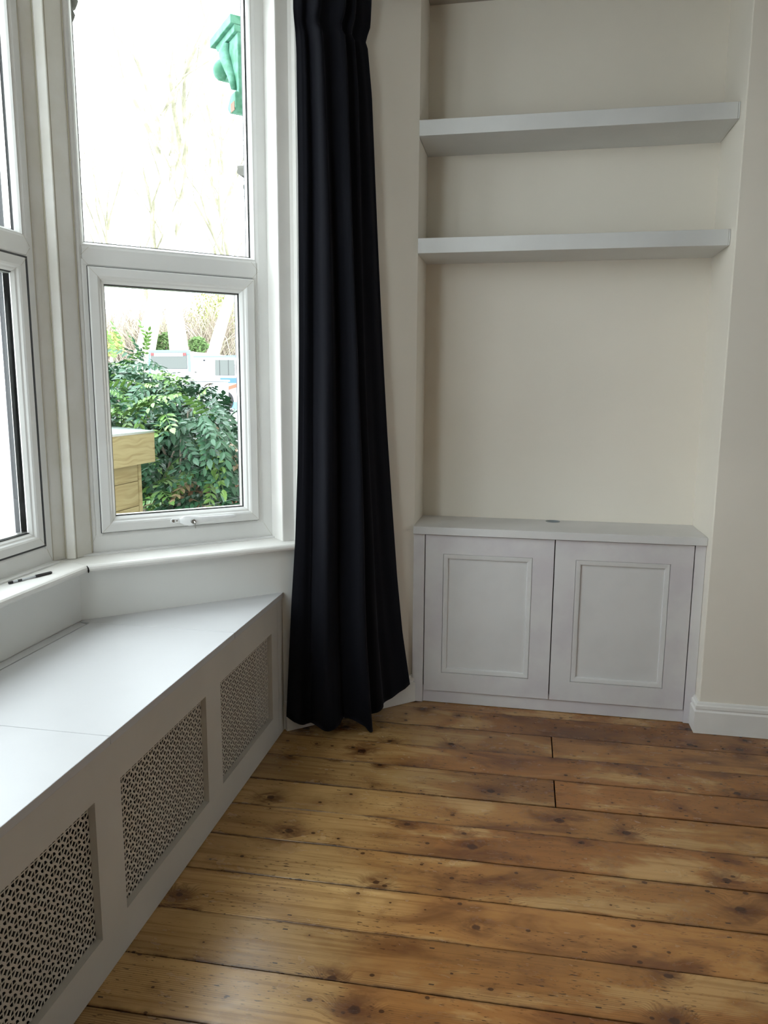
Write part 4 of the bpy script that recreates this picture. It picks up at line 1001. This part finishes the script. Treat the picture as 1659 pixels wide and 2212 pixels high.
# ---- the large pinnate-leaved shrub
def leafmat(name, c0, c1, rough=0.32):
    mt, nt, b = newmat(name); oi = nd(nt, 'ShaderNodeObjectInfo'); tc = nd(nt, 'ShaderNodeTexCoord')
    n = noise(nt, tc.outputs['Object'], 14, 2)
    f = math_(nt, 'ADD', math_(nt, 'MULTIPLY', oi.outputs['Random'], 0.7), math_(nt, 'MULTIPLY', n, 0.3))
    lk(nt, mixc(nt, f, c0, c1), b.inputs['Base Color']); b.inputs['Roughness'].default_value = rough; b.inputs['Specular IOR Level'].default_value = 0.5
    return mt
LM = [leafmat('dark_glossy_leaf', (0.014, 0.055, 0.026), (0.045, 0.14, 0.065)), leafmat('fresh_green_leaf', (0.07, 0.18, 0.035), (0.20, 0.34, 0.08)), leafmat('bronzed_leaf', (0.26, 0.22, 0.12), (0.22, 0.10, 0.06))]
def frond_mesh(seed, mat, pairs=6, L=0.34):
    r = random.Random(seed); q = MB()
    rach = []
    for k in range(8):
        t = k/7; rach.append(Vector((L*t, 0.0, 0.05*math.sin(t*2.6)-0.10*t*t*(0.6+0.6*r.random()*0.3))))
    q.tube(rach, [0.0035-0.002*k/7 for k in range(8)], 3)
    def leaflet(p, ang, l, w, droop):
        d = Vector((math.cos(ang), math.sin(ang), -droop)).normalized(); n = Vector((0, 0, 1)); e = d.cross(n).normalized(); n = e.cross(d)
        prof = [(0, 0), (0.12, 0.55), (0.26, 0.80), (0.30, 1.0), (0.42, 0.84), (0.52, 1.0), (0.64, 0.66), (0.74, 0.68), (0.86, 0.28), (1, 0)]
        up_ = [p + d*l*t + e*w*v + n*(0.22*w*v + -0.10*l*t*t) for t, v in prof]; dn = [p + d*l*t - e*w*v + n*(0.22*w*v - 0.10*l*t*t) for t, v in prof[1:-1]]
        mid = [p + d*l*t + n*(-0.10*l*t*t) for t in (0.28, 0.55, 0.8)]
        vs = up_ + dn + mid; U = list(range(10)); D = list(range(10, 18)); m0, m1, m2 = 18, 19, 20
        q.add(vs, [(0, 1, 2, 3, m0), (m0, 3, 4, 5, m1), (m1, 5, 6, 7, m2), (m2, 7, 8, 9), (0, m0, 12, 11, 10), (m0, m1, 14, 13, 12), (m1, m2, 16, 15, 14), (m2, 9, 17, 16)])
    for k in range(pairs):
        t = 0.16+0.72*k/(pairs-1); i = min(6, int(t*7)); p = rach[i].lerp(rach[i+1], t*7-i); l = (0.072 if 0 < k < pairs-1 else 0.058)*r.uniform(0.9, 1.1)
        for s_ in (-1, 1): leaflet(p, s_*(1.15-0.35*t)+r.uniform(-.1, .1), l, 0.017, 0.25+r.uniform(-0.1, 0.35))
    leaflet(rach[-1], 0, 0.078, 0.019, 0.3)
    me = bpy.data.meshes.new('leaf'); me.from_pydata(q.v, [], q.f); me.materials.append(mat); return me
fronds = {0: [frond_mesh(k, LM[0], 5+k % 3) for k in range(3)], 1: [frond_mesh(9+k, LM[1], 5+k % 3) for k in range(3)], 2: [frond_mesh(20, LM[2], 5)]}
SB = Vector((-2.75, 5.35, -0.35)); sh = empty('mahonia_shrub', SB)
tag(sh, 'large glossy evergreen shrub with holly-like leaflets filling the lower pane', 'shrub')
def crown(px): # height of the shrub's outline along the picture columns
    tab = [(150, 790), (235, 775), (262, 758), (300, 752), (330, 775), (360, 790), (400, 815), (440, 822), (470, 838), (490, 868), (500, 900), (500, 1000)]
    for (a, ya), (c, yc) in zip(tab[:-1], tab[1:]):
        if a <= px <= c: return ya+(yc-ya)*(px-a)/max(1, c-a)
    return 1000
rs = random.Random(77)
for k in range(16):
    px = rs.uniform(190, 460); tp = at(px, crown(px)+rs.uniform(30, 160), rs.uniform(5.2, 5.9)); q = MB()
    b0_ = SB + Vector((rs.uniform(-0.25, 0.25), rs.uniform(-0.1, 0.3), 0.01)); mid = b0_.lerp(tp, 0.5)+Vector((rs.uniform(-.1, .1), rs.uniform(-.1, .1), 0.12))
    q.tube([b0_, b0_.lerp(mid, 0.5), mid, mid.lerp(tp, 0.5)+Vector((0, 0, 0.03)), tp], [0.018, 0.015, 0.012, 0.009, 0.006], 6); q.build('stem', M['twig2'], sh)
def place_leaf(obj_parent, p, out, kind, sc, instance=True):
    me = rs.choice(fronds[kind]); o = bpy.data.objects.new('leaf', me); COL.objects.link(o); o.parent = obj_parent
    d = out.normalized(); z = Vector((0, 0, 1)); z = (z - d*z.dot(d)).normalized(); y = z.cross(d)
    mt = Matrix((d, y, z)).transposed().to_4x4(); 
    o.matrix_local = Matrix.Translation(p-SB) @ mt @ Matrix.Rotation(rs.uniform(-0.6, 0.6), 4, 'X') @ Matrix.Scale(sc, 4)
cnt = 0; bulk = MB()
def inside(px, py): return py > crown(px)+8 and px < 512-(0 if py < 900 else 0)
tries = 0
while cnt < 290 and tries < 5000:
    tries += 1
    px = rs.uniform(160, 500); py = rs.uniform(745, 1105)
    if not inside(px, py): continue
    edge_ = min(1, (py-crown(px))/90)
    Y = 5.75 - 0.85*edge_ - rs.uniform(0, 0.25) + (0.2 if px > 460 else 0)
    if px < 335 and py > 900: Y = max(Y, 5.1)
    p = at(px, py, Y)
    out = Vector((rs.uniform(-1, 1), rs.uniform(-1.1, -0.1), rs.uniform(-0.5, 0.35) + 0.35*(1-edge_)))
    if edge_ < 0.3: out.z += 0.5
    if px > 440: out.x = abs(out.x)*0.6+0.2; out.z -= 0.3
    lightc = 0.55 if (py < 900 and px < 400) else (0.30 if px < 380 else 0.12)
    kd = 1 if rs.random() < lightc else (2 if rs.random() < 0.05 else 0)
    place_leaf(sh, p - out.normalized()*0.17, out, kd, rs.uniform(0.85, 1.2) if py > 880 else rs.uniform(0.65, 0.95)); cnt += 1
# upright young shoots at the top
for px, py in ((262, 752), (312, 762), (318, 750), (246, 770), (300, 770)):
    place_leaf(sh, at(px, py, 5.5)-Vector((0, 0, 0.04)), Vector((rs.uniform(-0.25, 0.25), -0.1, 1)), 1, 0.62)
# dense inner foliage as one part
vs = []; fs = []
for k in range(900):
    px = rs.uniform(150, 495); py = rs.uniform(760, 1160)
    if not inside(px, py-14): continue
    p = at(px, py, 5.85-0.5*min(1, (py-crown(px))/90)+rs.uniform(0, 0.5)); me = rs.choice(fronds[0])
    R_ = Matrix.Translation(p-SB) @ Matrix.Rotation(rs.uniform(0, 6.28), 4, 'Z') @ Matrix.Rotation(rs.uniform(-0.3, 1.2), 4, 'Y') @ Matrix.Rotation(rs.uniform(-0.8, 0.8), 4, 'X')
    n = len(vs); vs += [R_ @ v.co for v in me.vertices]; fs += [tuple(n+i for i in f.vertices) for f in me.polygons]
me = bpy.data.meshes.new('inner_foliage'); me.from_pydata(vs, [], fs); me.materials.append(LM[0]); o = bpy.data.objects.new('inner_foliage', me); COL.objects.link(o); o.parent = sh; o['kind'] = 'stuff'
